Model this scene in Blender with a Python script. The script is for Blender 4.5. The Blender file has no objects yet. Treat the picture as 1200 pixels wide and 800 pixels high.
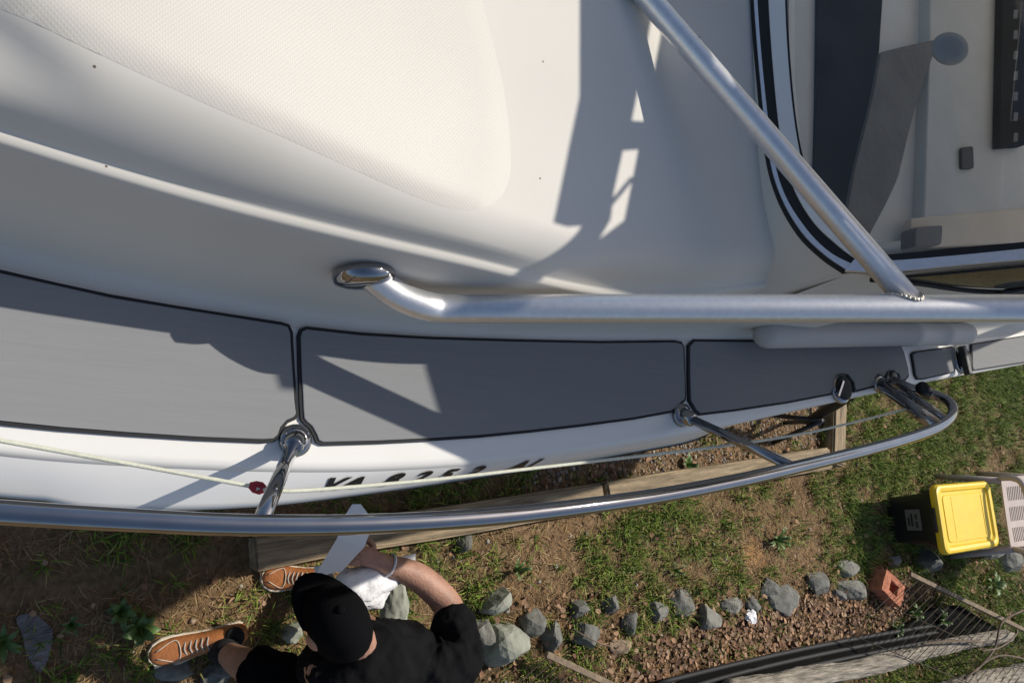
import bpy, bmesh, math, random
import numpy as np
from mathutils import Vector, Matrix
random.seed(7); rng = np.random.default_rng(11)
sc = bpy.context.scene
COL = sc.collection
R = math.radians

# ------------------------------------------------------------------ camera, sky, sun, exposure
F_PX, HC = 950.0, 3.2                       # focal length in photo pixels, camera height above the ground
nad = np.array([-40 - 600, 620 - 400, F_PX]); nad /= np.linalg.norm(nad)      # straight down, in camera axes
AZ = -nad
AX = np.array([1., 0, 0]); AX = AX - AX.dot(AZ) * AZ; AX /= np.linalg.norm(AX)
AY = np.cross(AZ, AX)
cam_d = bpy.data.cameras.new('camera'); cam = bpy.data.objects.new('camera', cam_d); COL.objects.link(cam)
cam_d.sensor_width = 36.0; cam_d.lens = 36.0 * F_PX / 1200.0
cam_d.clip_start = 0.02; cam_d.clip_end = 400
cam.matrix_world = Matrix(((AX[0], -AX[1], -AX[2], 0), (AY[0], -AY[1], -AY[2], 0), (AZ[0], -AZ[1], -AZ[2], HC), (0, 0, 0, 1)))
sc.camera = cam
SUN = Vector((0.85, 0.332, 1.0)).normalized()          # towards the sun: low over the stern
elev = math.asin(SUN.z)
world = bpy.data.worlds.new('World'); sc.world = world; world.use_nodes = True
wn = world.node_tree.nodes; wl = world.node_tree.links
sky = wn.new('ShaderNodeTexSky'); sky.sky_type = 'NISHITA'; sky.sun_disc = False
sky.sun_elevation = elev; sky.sun_rotation = math.atan2(SUN.x, SUN.y)
sky.air_density = 1.0; sky.dust_density = 1.6; sky.ozone_density = 1.0
wn['Background'].inputs[1].default_value = 0.10
wl.new(sky.outputs[0], wn['Background'].inputs[0])
sun_d = bpy.data.lights.new('sun', 'SUN'); sun_d.energy = 4.1; sun_d.angle = R(0.53); sun_d.color = (1.0, 0.935, 0.83)
sun_o = bpy.data.objects.new('sun', sun_d); COL.objects.link(sun_o)
sun_o.rotation_euler = SUN.to_track_quat('Z', 'Y').to_euler(); sun_o.location = (4, 1, 8)
sc.view_settings.view_transform = 'Standard'; sc.view_settings.look = 'None'
sc.view_settings.exposure = 0.0; sc.view_settings.gamma = 1.0

# ------------------------------------------------------------------ helpers
def at(px, py, z):
    """the point at height z that the photograph shows at pixel (px, py)"""
    d = np.array([px - 600, py - 400, F_PX])
    w = (d @ AX, d @ AY, d @ AZ); t = (z - HC) / w[2]
    return Vector((w[0] * t, w[1] * t, z))
def at_plane(px, py, p0, n):
    d = np.array([px - 600, py - 400, F_PX]); w = Vector((d @ AX, d @ AY, d @ AZ)); c = Vector((0, 0, HC))
    return c + w * ((p0 - c).dot(n) / w.dot(n))
def smooth(m):
    m.polygons.foreach_set('use_smooth', [True] * len(m.polygons))
def link(name, me, mat=None, parent=None, sm=False):
    o = bpy.data.objects.new(name, me); COL.objects.link(o)
    if mat is not None and not me.materials: me.materials.append(mat)
    if sm: smooth(me)
    if parent is not None:
        o.parent = parent; o.matrix_parent_inverse = WM[parent.name].inverted()
    WM[o.name] = Matrix()
    return o
WM = {}
def from_bm(name, bm, mat=None, parent=None, sm=False):
    bmesh.ops.recalc_face_normals(bm, faces=bm.faces[:])
    me = bpy.data.meshes.new(name); bm.to_mesh(me); bm.free()
    return link(name, me, mat, parent, sm)
def tag(o, label, cat, group=None, kind=None):
    o['label'] = label
    if cat: o['category'] = cat
    if group: o['group'] = group
    if kind: o['kind'] = kind
    return o
def thing(name, label, cat, loc=(0, 0, 0), rz=0, group=None):
    o = bpy.data.objects.new(name, None); COL.objects.link(o); o.empty_display_size = 0.1
    o.location = loc; o.rotation_euler = (0, 0, rz)
    WM[o.name] = Matrix.Translation(Vector(loc)) @ Matrix.Rotation(rz, 4, 'Z')
    return tag(o, label, cat, group)
def crom(xs, ys):
    """smooth curve through points"""
    xs = np.array(xs, float); ys = np.array(ys, float)
    m = np.gradient(ys, xs)
    def f(x):
        x = float(x)
        if x <= xs[0]: return float(ys[0] + m[0] * (x - xs[0]))
        if x >= xs[-1]: return float(ys[-1] + m[-1] * (x - xs[-1]))
        i = int(np.searchsorted(xs, x)) - 1; h = xs[i+1] - xs[i]; t = (x - xs[i]) / h
        return float((2*t**3-3*t*t+1)*ys[i] + (t**3-2*t*t+t)*h*m[i] + (-2*t**3+3*t*t)*ys[i+1] + (t**3-t*t)*h*m[i+1])
    return f
def spline(pts, n=8):
    """Catmull-Rom through 3D points"""
    P = [Vector(p) for p in pts]; out = []
    for i in range(len(P) - 1):
        p0 = P[i-1] if i else P[0] * 2 - P[1]; p1 = P[i]; p2 = P[i+1]; p3 = P[i+2] if i + 2 < len(P) else P[-1] * 2 - P[-2]
        for k in range(n):
            t = k / n
            out.append(0.5 * ((2*p1) + (p2-p0)*t + (2*p0-5*p1+4*p2-p3)*t*t + (3*p1-p0-3*p2+p3)*t**3))
    out.append(P[-1]); return out
def tube_bm(bm, pts, r, seg=16, cap=True):
    pts = [Vector(p) for p in pts]; n = len(pts)
    rs = r if isinstance(r, (list, tuple)) else [r] * n
    T = [((pts[min(i+1, n-1)] - pts[max(i-1, 0)]).normalized()) for i in range(n)]
    u = T[0].orthogonal().normalized(); rings = []
    for i in range(n):
        u = (u - T[i] * u.dot(T[i])).normalized(); v = T[i].cross(u)
        rings.append([bm.verts.new(pts[i] + (u * math.cos(a) + v * math.sin(a)) * rs[i]) for a in [2*math.pi*k/seg for k in range(seg)]])
    for i in range(n - 1):
        for k in range(seg):
            bm.faces.new((rings[i][k], rings[i][(k+1) % seg], rings[i+1][(k+1) % seg], rings[i+1][k]))
    if cap:
        bm.faces.new(rings[0][::-1]); bm.faces.new(rings[-1])
    return rings
def tube(name, pts, r, mat, parent=None, seg=16):
    bm = bmesh.new(); tube_bm(bm, pts, r, seg)
    return from_bm(name, bm, mat, parent, True)
def box_bm(bm, c, s, M=None, bev=0.0):
    r = bmesh.ops.create_cube(bm, size=1.0)
    vs = r['verts']
    for v in vs: v.co = Vector((v.co.x * s[0], v.co.y * s[1], v.co.z * s[2])) + Vector(c)
    if bev:
        es = list({e for v in vs for e in v.link_edges})
        g = bmesh.ops.bevel(bm, geom=es, offset=bev, segments=2, profile=0.5, affect='EDGES')
        vs = list({v for f in g['faces'] for v in f.verts} | {v for v in vs if v.is_valid})
    if M is not None:
        for v in vs: v.co = M @ v.co
    return vs
def box(name, c, s, mat, parent=None, M=None, bev=0.0):
    bm = bmesh.new(); box_bm(bm, c, s, M, bev); return from_bm(name, bm, mat, parent)
def lathe(name, prof, mat, parent=None, M=Matrix(), seg=28):
    bm = bmesh.new(); rings = []
    for (r, z) in prof:
        rings.append([bm.verts.new(M @ Vector((r*math.cos(2*math.pi*k/seg), r*math.sin(2*math.pi*k/seg), z))) for k in range(seg)])
    for i in range(len(prof) - 1):
        for k in range(seg): bm.faces.new((rings[i][k], rings[i][(k+1) % seg], rings[i+1][(k+1) % seg], rings[i+1][k]))
    bm.faces.new(rings[0][::-1]); bm.faces.new(rings[-1])
    return from_bm(name, bm, mat, parent, True)
def inset_poly(P, d):
    n = len(P); area = sum(P[i][0]*P[(i+1) % n][1] - P[(i+1) % n][0]*P[i][1] for i in range(n)); s = 1 if area > 0 else -1
    out = []
    for i in range(n):
        a, b, c = Vector(P[i-1]), Vector(P[i]), Vector(P[(i+1) % n])
        e1 = (b - a).normalized(); e2 = (c - b).normalized()
        n1 = Vector((-e1.y, e1.x)) * s; n2 = Vector((-e2.y, e2.x)) * s
        m = (n1 + n2); k = max(0.5, m.length / 2); m.normalize()
        out.append(b + m * (d / k))
    return out
def round_poly(P, r, n=4):
    out = []; N = len(P)
    for i in range(N):
        a, b, c = Vector(P[i-1]), Vector(P[i]), Vector(P[(i+1) % N])
        e1 = a - b; e2 = c - b; t = min(r, e1.length * .45, e2.length * .45)
        p, q = b + e1.normalized() * t, b + e2.normalized() * t
        for k in range(n + 1):
            u = k / n; out.append(p * (1-u)**2 + b * 2*u*(1-u) + q * u*u)
    return out
def prism(name, P, z0, z1, mat, parent=None, bev=0.0, zf=None):
    bm = bmesh.new()
    lo = [bm.verts.new((p[0], p[1], z0)) for p in P]
    f = bm.faces.new(lo); g = bmesh.ops.extrude_face_region(bm, geom=[f])
    top = [v for v in g['geom'] if isinstance(v, bmesh.types.BMVert)]
    for v in top: v.co.z = z1
    if bev:
        es = [e for e in bm.edges if e.verts[0] in top and e.verts[1] in top]
        bmesh.ops.bevel(bm, geom=es, offset=bev, segments=2, profile=0.5, affect='EDGES')
    return from_bm(name, bm, mat, parent)
def vnoise(x, y, seed=0):
    """smooth value noise on arrays"""
    x = np.asarray(x, float); y = np.asarray(y, float)
    xi = np.floor(x).astype(np.int64); yi = np.floor(y).astype(np.int64); fx = x - xi; fy = y - yi
    fx = fx*fx*(3-2*fx); fy = fy*fy*(3-2*fy)
    def h(a, b):
        n = (a * 374761393 + b * 668265263 + seed * 1442695041) & 0xffffffff
        n = ((n ^ (n >> 13)) * 1274126177) & 0xffffffff
        return ((n ^ (n >> 16)) & 0xffff) / 65535.0
    return (h(xi, yi)*(1-fx) + h(xi+1, yi)*fx)*(1-fy) + (h(xi, yi+1)*(1-fx) + h(xi+1, yi+1)*fx)*fy
def fbm(x, y, seed=0): return (vnoise(x, y, seed) + .5*vnoise(x*2.1+7, y*2.1, seed+1) + .25*vnoise(x*4.3, y*4.3+3, seed+2)) / 1.75

# ------------------------------------------------------------------ materials
def mat(name, col, rough=.5, metal=0.0, bump=0.0, bscale=200., var=0.0, vscale=8., coat=0.0, spec=.5, stretch=(1, 1, 1), attr=None, detail=4):
    m = bpy.data.materials.new(name); m.use_nodes = True; nt = m.node_tree; N = nt.nodes; L = nt.links
    b = N['Principled BSDF']; b.inputs['Base Color'].default_value = (*col, 1); b.inputs['Roughness'].default_value = rough
    b.inputs['Metallic'].default_value = metal; b.inputs['Coat Weight'].default_value = coat; b.inputs['Coat Roughness'].default_value = .06
    b.inputs['Specular IOR Level'].default_value = spec
    tc = N.new('ShaderNodeTexCoord'); mp = N.new('ShaderNodeMapping'); mp.inputs['Scale'].default_value = stretch
    L.new(tc.outputs['Object'], mp.inputs[0])
    src = None
    if attr:
        a = N.new('ShaderNodeVertexColor'); a.layer_name = attr; src = a.outputs[0]; L.new(src, b.inputs['Base Color'])
    if var:
        n = N.new('ShaderNodeTexNoise'); n.inputs['Scale'].default_value = vscale; n.inputs['Detail'].default_value = detail
        L.new(mp.outputs[0], n.inputs[0])
        mr = N.new('ShaderNodeMapRange'); mr.inputs[1].default_value = .3; mr.inputs[2].default_value = .7
        mr.inputs[3].default_value = 1 - var; mr.inputs[4].default_value = 1 + var; L.new(n.outputs[0], mr.inputs[0])
        mx = N.new('ShaderNodeMix'); mx.data_type = 'RGBA'; mx.blend_type = 'MULTIPLY'; mx.inputs[0].default_value = 1
        if src: L.new(src, mx.inputs[6])
        else: mx.inputs[6].default_value = (*col, 1)
        L.new(mr.outputs[0], mx.inputs[7]); L.new(mx.outputs[2], b.inputs['Base Color'])
    if bump:
        n = N.new('ShaderNodeTexNoise'); n.inputs['Scale'].default_value = bscale; n.inputs['Detail'].default_value = 5
        L.new(mp.outputs[0], n.inputs[0])
        bp = N.new('ShaderNodeBump'); bp.inputs['Strength'].default_value = bump; bp.inputs['Distance'].default_value = .01
        L.new(n.outputs[0], bp.inputs['Height']); L.new(bp.outputs[0], b.inputs['Normal'])
    return m
M = {}
M['gel'] = mat('gelcoat', (.80, .785, .75), .42, coat=.12, spec=.3, var=.025, vscale=3)
M['coach'] = mat('coachroof_gelcoat', (.67, .64, .585), .55, coat=0.0, var=.03, vscale=4, spec=.15)
M['hull'] = mat('hull_gelcoat', (.80, .79, .77), .14, coat=.6, var=.03, vscale=3)
M['navy'] = mat('hull_bottom_paint', (.035, .05, .075), .25, var=.2)
M['pad'] = mat('foam_pad_grey', (.255, .26, .266), .95, bump=.10, bscale=90, var=.022, vscale=34, stretch=(.12, 2.2, 1), spec=.08)
M['padedge'] = mat('foam_pad_black', (.014, .015, .018), .8)
M['alu'] = mat('anodised_aluminium', (.80, .80, .81), .42, .9, bump=.03, bscale=260, var=.05, vscale=90, detail=8)
M['chrome'] = mat('polished_steel', (.34, .34, .35), .035, 1.0, var=.06, vscale=30)
M['weld'] = mat('weld_bead', (.55, .52, .47), .38, 1.0, bump=.5, bscale=300, var=.3, vscale=150)
M['black'] = mat('black_rubber', (.012, .012, .013), .7, var=.2)
M['blackplastic'] = mat('black_plastic', (.016, .016, .018), .38, bump=.1, bscale=300)
M['ink'] = mat('lettering_black', (.012, .012, .014), .3)
M['rope'] = mat('pale_rope', (.66, .67, .55), .75, bump=.25, bscale=500, var=.08, vscale=120)
M['red'] = mat('red_whipping', (.45, .03, .05), .7, bump=.5, bscale=500)
M['yellow'] = mat('yellow_plastic', (.82, .56, .02), .42, bump=.05, bscale=150, var=.05, vscale=14)
M['taupe'] = mat('taupe_resin', (.44, .37, .34), .45, var=.06)
M['wood'] = mat('weathered_timber', (.30, .23, .145), .9, bump=.9, bscale=26, var=.42, vscale=9, stretch=(.6, 5, 5))
M['log'] = mat('grey_driftwood', (.30, .265, .215), .9, bump=1.0, bscale=40, var=.6, vscale=16, stretch=(.5, 5, 5))
M['terra'] = mat('terracotta', (.46, .17, .095), .9, bump=.5, bscale=90, var=.25, vscale=30)
M['stone'] = mat('grey_stone', (.21, .205, .18), .85, bump=.8, bscale=40, var=.3, vscale=16)
M['stoned'] = mat('blue_grey_slate', (.15, .15, .135), .85, bump=.8, bscale=40, var=.35, vscale=18)
M['stonep'] = mat('pale_green_grey_stone', (.29, .30, .25), .9, bump=.9, bscale=30, var=.28, vscale=11)
M['stoneb'] = mat('brown_stone', (.30, .22, .15), .9, bump=.8, bscale=40, var=.3, vscale=16)
M['skin'] = mat('skin', (.42, .23, .16), .55, bump=.25, bscale=120, var=.14, vscale=25)
M['shirt'] = mat('black_cotton', (.010, .010, .011), .9, bump=.4, bscale=40, var=.2, spec=.06)
M['shorts'] = mat('black_shorts', (.005, .005, .006), .95, bump=.4, bscale=45, spec=.06)
M['cap'] = mat('black_cap', (.005, .005, .006), .95, bump=.2, bscale=200, spec=.06)
M['sock'] = mat('black_sock', (.010, .010, .011), .95, bump=.4, bscale=300)
M['leather'] = mat('tan_leather', (.42, .155, .05), .55, bump=.25, bscale=90, var=.18, vscale=25)
M['sole'] = mat('cream_sole', (.68, .60, .48), .6)
M['lace'] = mat('grey_lace', (.45, .42, .38), .8)
M['cloth'] = mat('white_cloth', (.80, .80, .82), .9, bump=.5, bscale=60)
M['paper'] = mat('white_film', (.74, .75, .74), .35)
M['wire'] = mat('rusty_wire', (.045, .03, .02), .7, .3, bump=.4, bscale=120, var=.4, vscale=40)
M['slat'] = mat('weathered_rim', (.22, .165, .11), .85, bump=.6, bscale=60, var=.3, vscale=30)
M['label'] = mat('printed_label', (.13, .13, .125), .5)
M['grass'] = mat('grass_blades', (.1, .2, .05), .6, attr='tint', spec=.3)
M['straw'] = mat('dry_straw', (.4, .3, .15), .8, attr='tint', spec=.2)
M['leaf'] = mat('dead_leaves', (.3, .17, .09), .75, attr='tint', spec=.25)
M['gravel'] = mat('gravel_stones', (.3, .28, .25), .9, attr='tint')
M['plant'] = mat('weed_leaf', (.085, .15, .035), .5, var=.25, vscale=30)
M['twig'] = mat('twig_bark', (.15, .11, .08), .9, bump=.6, bscale=80, var=.3)
M['fabric'] = mat('grey_ground_cloth', (.20, .19, .19), .8, bump=.4, bscale=60, var=.25, vscale=14)
M['dashw'] = mat('dash_white', (.80, .79, .76), .5, var=.04)
M['dashg'] = mat('dash_grey', (.60, .59, .55), .6, var=.06)
M['dashd'] = mat('dash_mat_dark', (.012, .014, .018), .7, bump=.2, bscale=200)
M['brown'] = mat('smoky_brown', (.16, .145, .125), .7, bump=.2, bscale=60, var=.2)
M['beige'] = mat('beige_trim', (.70, .58, .44), .55, var=.06)
M['chartreuse'] = mat('grey_bar', (.30, .30, .30), .4)

def specks(m, scale=150, amt=.72):
    nt = m.node_tree; N = nt.nodes; L = nt.links; b = N['Principled BSDF']; src = b.inputs['Base Color'].links[0].from_socket
    tc = N.new('ShaderNodeTexCoord'); v = N.new('ShaderNodeTexVoronoi'); v.inputs['Scale'].default_value = scale / 6; v.inputs['Randomness'].default_value = 1
    n = N.new('ShaderNodeTexNoise'); n.inputs['Scale'].default_value = 9; L.new(tc.outputs['Object'], v.inputs[0]); L.new(tc.outputs['Object'], n.inputs[0])
    a = N.new('ShaderNodeMath'); a.operation = 'LESS_THAN'; a.inputs[1].default_value = .045; L.new(v.outputs['Distance'], a.inputs[0])
    c = N.new('ShaderNodeMath'); c.operation = 'GREATER_THAN'; c.inputs[1].default_value = .6; L.new(n.outputs[0], c.inputs[0])
    d = N.new('ShaderNodeMath'); d.operation = 'MULTIPLY'; L.new(a.outputs[0], d.inputs[0]); L.new(c.outputs[0], d.inputs[1])
    n2 = N.new('ShaderNodeTexNoise'); n2.inputs['Scale'].default_value = 2.2; n2.inputs['Detail'].default_value = 6; n2.inputs['Distortion'].default_value = .6; L.new(tc.outputs['Object'], n2.inputs[0])
    mr = N.new('ShaderNodeMapRange'); mr.inputs[1].default_value = .5; mr.inputs[2].default_value = .8; mr.inputs[3].default_value = 0; mr.inputs[4].default_value = .12; L.new(n2.outputs[0], mr.inputs[0])
    x = N.new('ShaderNodeMix'); x.data_type = 'RGBA'; x.inputs[7].default_value = (.42, .36, .27, 1); L.new(mr.outputs[0], x.inputs[0]); L.new(src, x.inputs[6])
    y = N.new('ShaderNodeMix'); y.data_type = 'RGBA'; y.inputs[7].default_value = (.20, .17, .13, 1); L.new(d.outputs[0], y.inputs[0]); L.new(x.outputs[2], y.inputs[6]); L.new(y.outputs[2], b.inputs['Base Color'])
for k_ in ('gel', 'coach', 'hull', 'pad', 'yellow'): specks(M[k_])
def nonskid():
    m = mat('nonskid_gelcoat', (.60, .57, .515), .55, var=.03, vscale=4); nt = m.node_tree; N = nt.nodes; L = nt.links
    tc = N.new('ShaderNodeTexCoord'); mp = N.new('ShaderNodeMapping'); mp.inputs['Rotation'].default_value = (0, 0, R(38)); mp.inputs['Scale'].default_value = (1, 1, 0)
    L.new(tc.outputs['Object'], mp.inputs[0])
    outs = []
    for k in range(2):
        w = N.new('ShaderNodeTexWave'); w.bands_direction = 'XY'[k]; w.inputs['Scale'].default_value = 74
        L.new(mp.outputs[0], w.inputs[0]); outs.append(w.outputs['Fac'])
    mn = N.new('ShaderNodeMath'); mn.operation = 'MULTIPLY'; L.new(outs[0], mn.inputs[0]); L.new(outs[1], mn.inputs[1])
    bp = N.new('ShaderNodeBump'); bp.inputs['Strength'].default_value = .2; bp.inputs['Distance'].default_value = .0006
    L.new(mn.outputs[0], bp.inputs['Height']); L.new(bp.outputs[0], N['Principled BSDF'].inputs['Normal'])
    return m
M['nonskid'] = nonskid()
def glass(name, tint, ior=1.5, haze=.075):
    m = bpy.data.materials.new(name); m.use_nodes = True; N = m.node_tree.nodes; L = m.node_tree.links
    N.remove(N['Principled BSDF']); t = N.new('ShaderNodeBsdfTransparent'); t.inputs[0].default_value = (*tint, 1)
    g = N.new('ShaderNodeBsdfGlossy'); g.inputs['Roughness'].default_value = .01; g.inputs[0].default_value = (1, 1, 1, 1)
    fr = N.new('ShaderNodeFresnel'); fr.inputs[0].default_value = ior; mx = N.new('ShaderNodeMixShader')
    L.new(fr.outputs[0], mx.inputs[0]); L.new(t.outputs[0], mx.inputs[1]); L.new(g.outputs[0], mx.inputs[2])
    df = N.new('ShaderNodeBsdfDiffuse'); df.inputs[0].default_value = (.55, .54, .50, 1); m2 = N.new('ShaderNodeMixShader')      # pale diffuse veil mixed in to haze the pane
    nz = N.new('ShaderNodeTexNoise'); nz.inputs['Scale'].default_value = 3.5; nz.inputs['Detail'].default_value = 5; nz.inputs['Distortion'].default_value = .8
    mr = N.new('ShaderNodeMapRange'); mr.inputs[1].default_value = .35; mr.inputs[2].default_value = .7; mr.inputs[3].default_value = haze * .5; mr.inputs[4].default_value = haze * 1.5
    tc = N.new('ShaderNodeTexCoord'); L.new(tc.outputs['Object'], nz.inputs[0]); L.new(nz.outputs[0], mr.inputs[0]); L.new(mr.outputs[0], m2.inputs[0])
    L.new(mx.outputs[0], m2.inputs[1]); L.new(df.outputs[0], m2.inputs[2])
    L.new(m2.outputs[0], N['Material Output'].inputs[0]); return m
M['glass'] = glass('tinted_glass', (.90, .90, .88), 1.45); M['sideglass'] = glass('dark_side_glass', (.10, .11, .11), 1.9, .02)
def ground_mat():
    m = mat('soil_and_thatch', (.3, .2, .1), .95, bump=1.0, bscale=55, var=.35, vscale=38, attr='tint', spec=.15, detail=8)
    return m
M['ground'] = ground_mat()

# ------------------------------------------------------------------ ground
def seg_axis(lo, hi, step, far):
    a = list(np.arange(lo, hi, step)); out = [-far, -far/2.5, -far/6, -far/14]; out = [v for v in out if v < lo - 1] + [lo - .5] + a + [hi + .5]
    return np.array(out + [v for v in (far/14, far/6, far/2.5, far) if v > hi + 1])
def in_poly(x, y, P):
    x = np.asarray(x); y = np.asarray(y); c = np.zeros(x.shape, bool); n = len(P)
    for i in range(n):
        (x1, y1), (x2, y2) = P[i][:2], P[(i+1) % n][:2]
        c ^= ((y1 > y) != (y2 > y)) & (x < (x2-x1) * (y-y1) / ((y2-y1) + 1e-12) + x1)
    return c
def gpoly(pts, z=0.0): return [at(x, y, z)[:2] for x, y in pts]
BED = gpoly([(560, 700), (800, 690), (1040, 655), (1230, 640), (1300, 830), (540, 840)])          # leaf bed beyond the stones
LITTER = gpoly([(760, 745), (930, 700), (1060, 680), (1065, 745), (840, 800), (700, 830)])
GRAVEL = gpoly([(600, 600), (711, 566), (962, 523), (962, 455), (640, 490)])
CLAY = gpoly([(868, 640), (882, 632), (893, 645), (896, 668), (874, 664)])
def gheight(x, y): return .02 * (fbm(np.asarray(x)*2.2, np.asarray(y)*2.2, 5) - .5) + .012 * (fbm(np.asarray(x)*9, np.asarray(y)*9, 9) - .5)
def greenness(x, y):
    x = np.asarray(x, float); y = np.asarray(y, float)
    g = fbm(x*2.1 + 3, y*3.2, 21) * .65 + fbm(x*6, y*7, 33) * .45
    z = .12 + .19 * np.clip((x - 1.0) / 1.2, 0, 1) + .10 * np.clip((x - 3.6) / 1.5, 0, 1) + .14 * np.clip((y - .25) / .4, 0, 1) * np.clip((x - 4) / .6, 0, 1)
    z += .18 * np.exp(-(((x - 1.65) / .25)**2 + ((y + .05) / .16)**2)) + .15 * np.clip((x - 5.2) / .5, 0, 1) * np.clip((-y - .1) / .2, 0, 1)
    g = g + z - .72
    g = np.where(in_poly(x, y, GRAVEL), g - .25, g); g = np.where(in_poly(x, y, LITTER), g - .3, g); g = np.where(in_poly(x, y, CLAY), -1, g)
    return g
gx = seg_axis(-1.0, 8.0, .03, 90.0); gy = seg_axis(-2.2, 2.6, .03, 90.0)
GX, GY = np.meshgrid(gx, gy, indexing='ij'); GZ = gheight(GX, GY)
far = (np.abs(GX - 3.5) > 5) | (np.abs(GY) > 3); GZ[far] = 0
vs = np.stack([GX.ravel(), GY.ravel(), GZ.ravel()], 1); nx_, ny_ = len(gx), len(gy)
ii, jj = np.meshgrid(np.arange(nx_-1), np.arange(ny_-1), indexing='ij'); a = (ii*ny_ + jj).ravel()
me = bpy.data.meshes.new('ground'); me.from_pydata(vs.tolist(), [], np.stack([a, a+ny_, a+ny_+1, a+1], 1).tolist())
gr = np.clip(greenness(vs[:, 0], vs[:, 1]) * 2.5 + .25, 0, 1)[:, None]
n1 = fbm(vs[:, 0]*5, vs[:, 1]*5, 41)[:, None]
base = np.array([.22, .14, .078]) * (1-n1) + np.array([.46, .31, .18]) * n1
colr = base * (1 - gr * .65) + np.array([.09, .105, .035]) * gr * .65
bed = in_poly(vs[:, 0], vs[:, 1], BED); colr *= .62; colr[bed] = colr[bed] * .5  # bed soil darkened further for the deep shade around the logs
cl = in_poly(vs[:, 0], vs[:, 1], CLAY); colr[cl] = np.array([.40, .22, .095])
gvl = in_poly(vs[:, 0], vs[:, 1], GRAVEL); colr[gvl] = colr[gvl] * .5 + np.array([.12, .10, .08]) * .6
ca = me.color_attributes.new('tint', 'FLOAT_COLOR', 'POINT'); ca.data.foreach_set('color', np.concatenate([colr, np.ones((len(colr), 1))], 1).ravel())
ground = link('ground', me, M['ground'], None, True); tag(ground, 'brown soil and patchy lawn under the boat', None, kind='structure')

# ------------------------------------------------------------------ the boat: centreline, outlines
PHI = math.atan(.208); ca_, sa_ = math.cos(PHI), math.sin(PHI)
C0 = Vector((2.68, 1.775, 0)); ZD = 1.9
def tob(p): d = Vector((p[0]-C0.x, p[1]-C0.y)); return d.x*ca_ + d.y*sa_, d.x*sa_ - d.y*ca_        # (along, to port)
def tow(k, e, z): return Vector((C0.x + k*ca_ + e*sa_, C0.y + k*sa_ - e*ca_, z))
boat = thing('motor_boat', 'white motor boat with grey foam deck pads and bow rail, seen from above', 'boat', (C0.x, C0.y, 0), PHI)
def bcurve(pix, z, extra_lo=(), extra_hi=()):
    L = [tob(at(x, y, z)) for x, y in pix]; L = list(extra_lo) + L + list(extra_hi); L.sort()
    return crom([p[0] for p in L], [p[1] for p in L])
BOW, STERN = -4.35, 1.5
gun = bcurve([(-100, 515), (0, 529), (200, 544), (400, 549), (550, 542), (700, 524), (800, 507), (975, 470), (1080, 447), (1200, 425)], ZD,
             [(BOW, .02), (-4.1, .33), (-3.7, .66), (-3.3, .89)], [(1.0, 1.25), (STERN, 1.22)])
cbase = bcurve([(-100, 266), (0, 291), (130, 322), (340, 364), (500, 383), (600, 389), (800, 392), (1000, 391), (1200, 380)], ZD,
             [(-3.75, .03), (-3.55, .28), (-3.2, .56)], [(1.0, 1.08), (STERN, 1.06)])
kn_pix = [(-100, 134), (0, 166), (100, 197), (250, 240), (400, 277), (550, 311), (680, 341)]
L_ = [tob(at(x, y, 2.2)) for x, y in kn_pix]
kb = [(k, cbase(k) - .06) for k in (-1.4, -1.0, -.5, .2, 1.0, STERN)]
L_ = [(-3.72, .0), (-3.5, .24), (-3.2, .50)] + L_ + kb; L_.sort()
knk = crom([p[0] for p in L_], [p[1] for p in L_])
k_lip_end = tob(at(690, 343, 2.2))[0]
def sstep(a, b, x): t = min(1, max(0, (x-a)/(b-a))); return t*t*(3-2*t)
k_left = tob(at(0, 90, 2.25))[0]; k_led_end = tob(at(125, 165, 2.25))[0]
SHW = .105
def coach_prof(k):
    """(to port, height) from the deck up to the centreline"""
    b = cbase(k); e = knk(k); bw = sstep(-3.75, -3.1, k)
    lip = 1 - sstep(k_lip_end - .25, k_lip_end + .05, k)
    led = .055 * (1 - sstep(k_left - .1, k_led_end, k))
    P = [(b + .030, 0), (b + .016, .002), (b + .006, .008), (b - .002, .022), (b - .007, .05)]
    P += [(b + (e - b) * .5 - .002, .16), (e + .004, .272), (e + .0015, .288)]
    wh = .016 * lip                              # height of the little riser above the lip
    sr = .55 + .45 * (1 - sstep(k_lip_end - .75, k_lip_end - .05, k))     # the shoulder tightens aft
    P += [(e, .294), (e - .003, .2985), (e - .0095, .3005), (e - .0125, .3015), (e - .0140, .3040), (e - .0165, .306 + wh*.25), (e - .0210, .311 + wh*.7), (e - .0250, .316 + wh)]
    top = .422 - .066 * sstep(k_left, k_lip_end - .12, k); z0 = min(.316 + wh, top - .02)
    o = led; th0 = R(34)
    for q in range(1, 15):
        th = th0 + (R(90) - th0) * q / 14
        u = (math.cos(th0) - math.cos(th)) / math.cos(th0); v = (math.sin(th) - math.sin(th0)) / (1 - math.sin(th0))
        P.append((e - .0250 - u*SHW*sr - led*sstep(R(38), R(58), th), z0 + (top - z0) * v))
    end = e - .0250 - SHW*sr - o
    for t in np.linspace(.035, 1, 28): P.append((end * (1 - t), top + .035 * (1 - (1-t)**2)))
    return [(max(0, y), ZD + z * bw) for y, z in P]
def coach_z(k, e):
    P = coach_prof(k)[::-1]; return float(np.interp(abs(e), [p[0] for p in P], [p[1] for p in P]))
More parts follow.
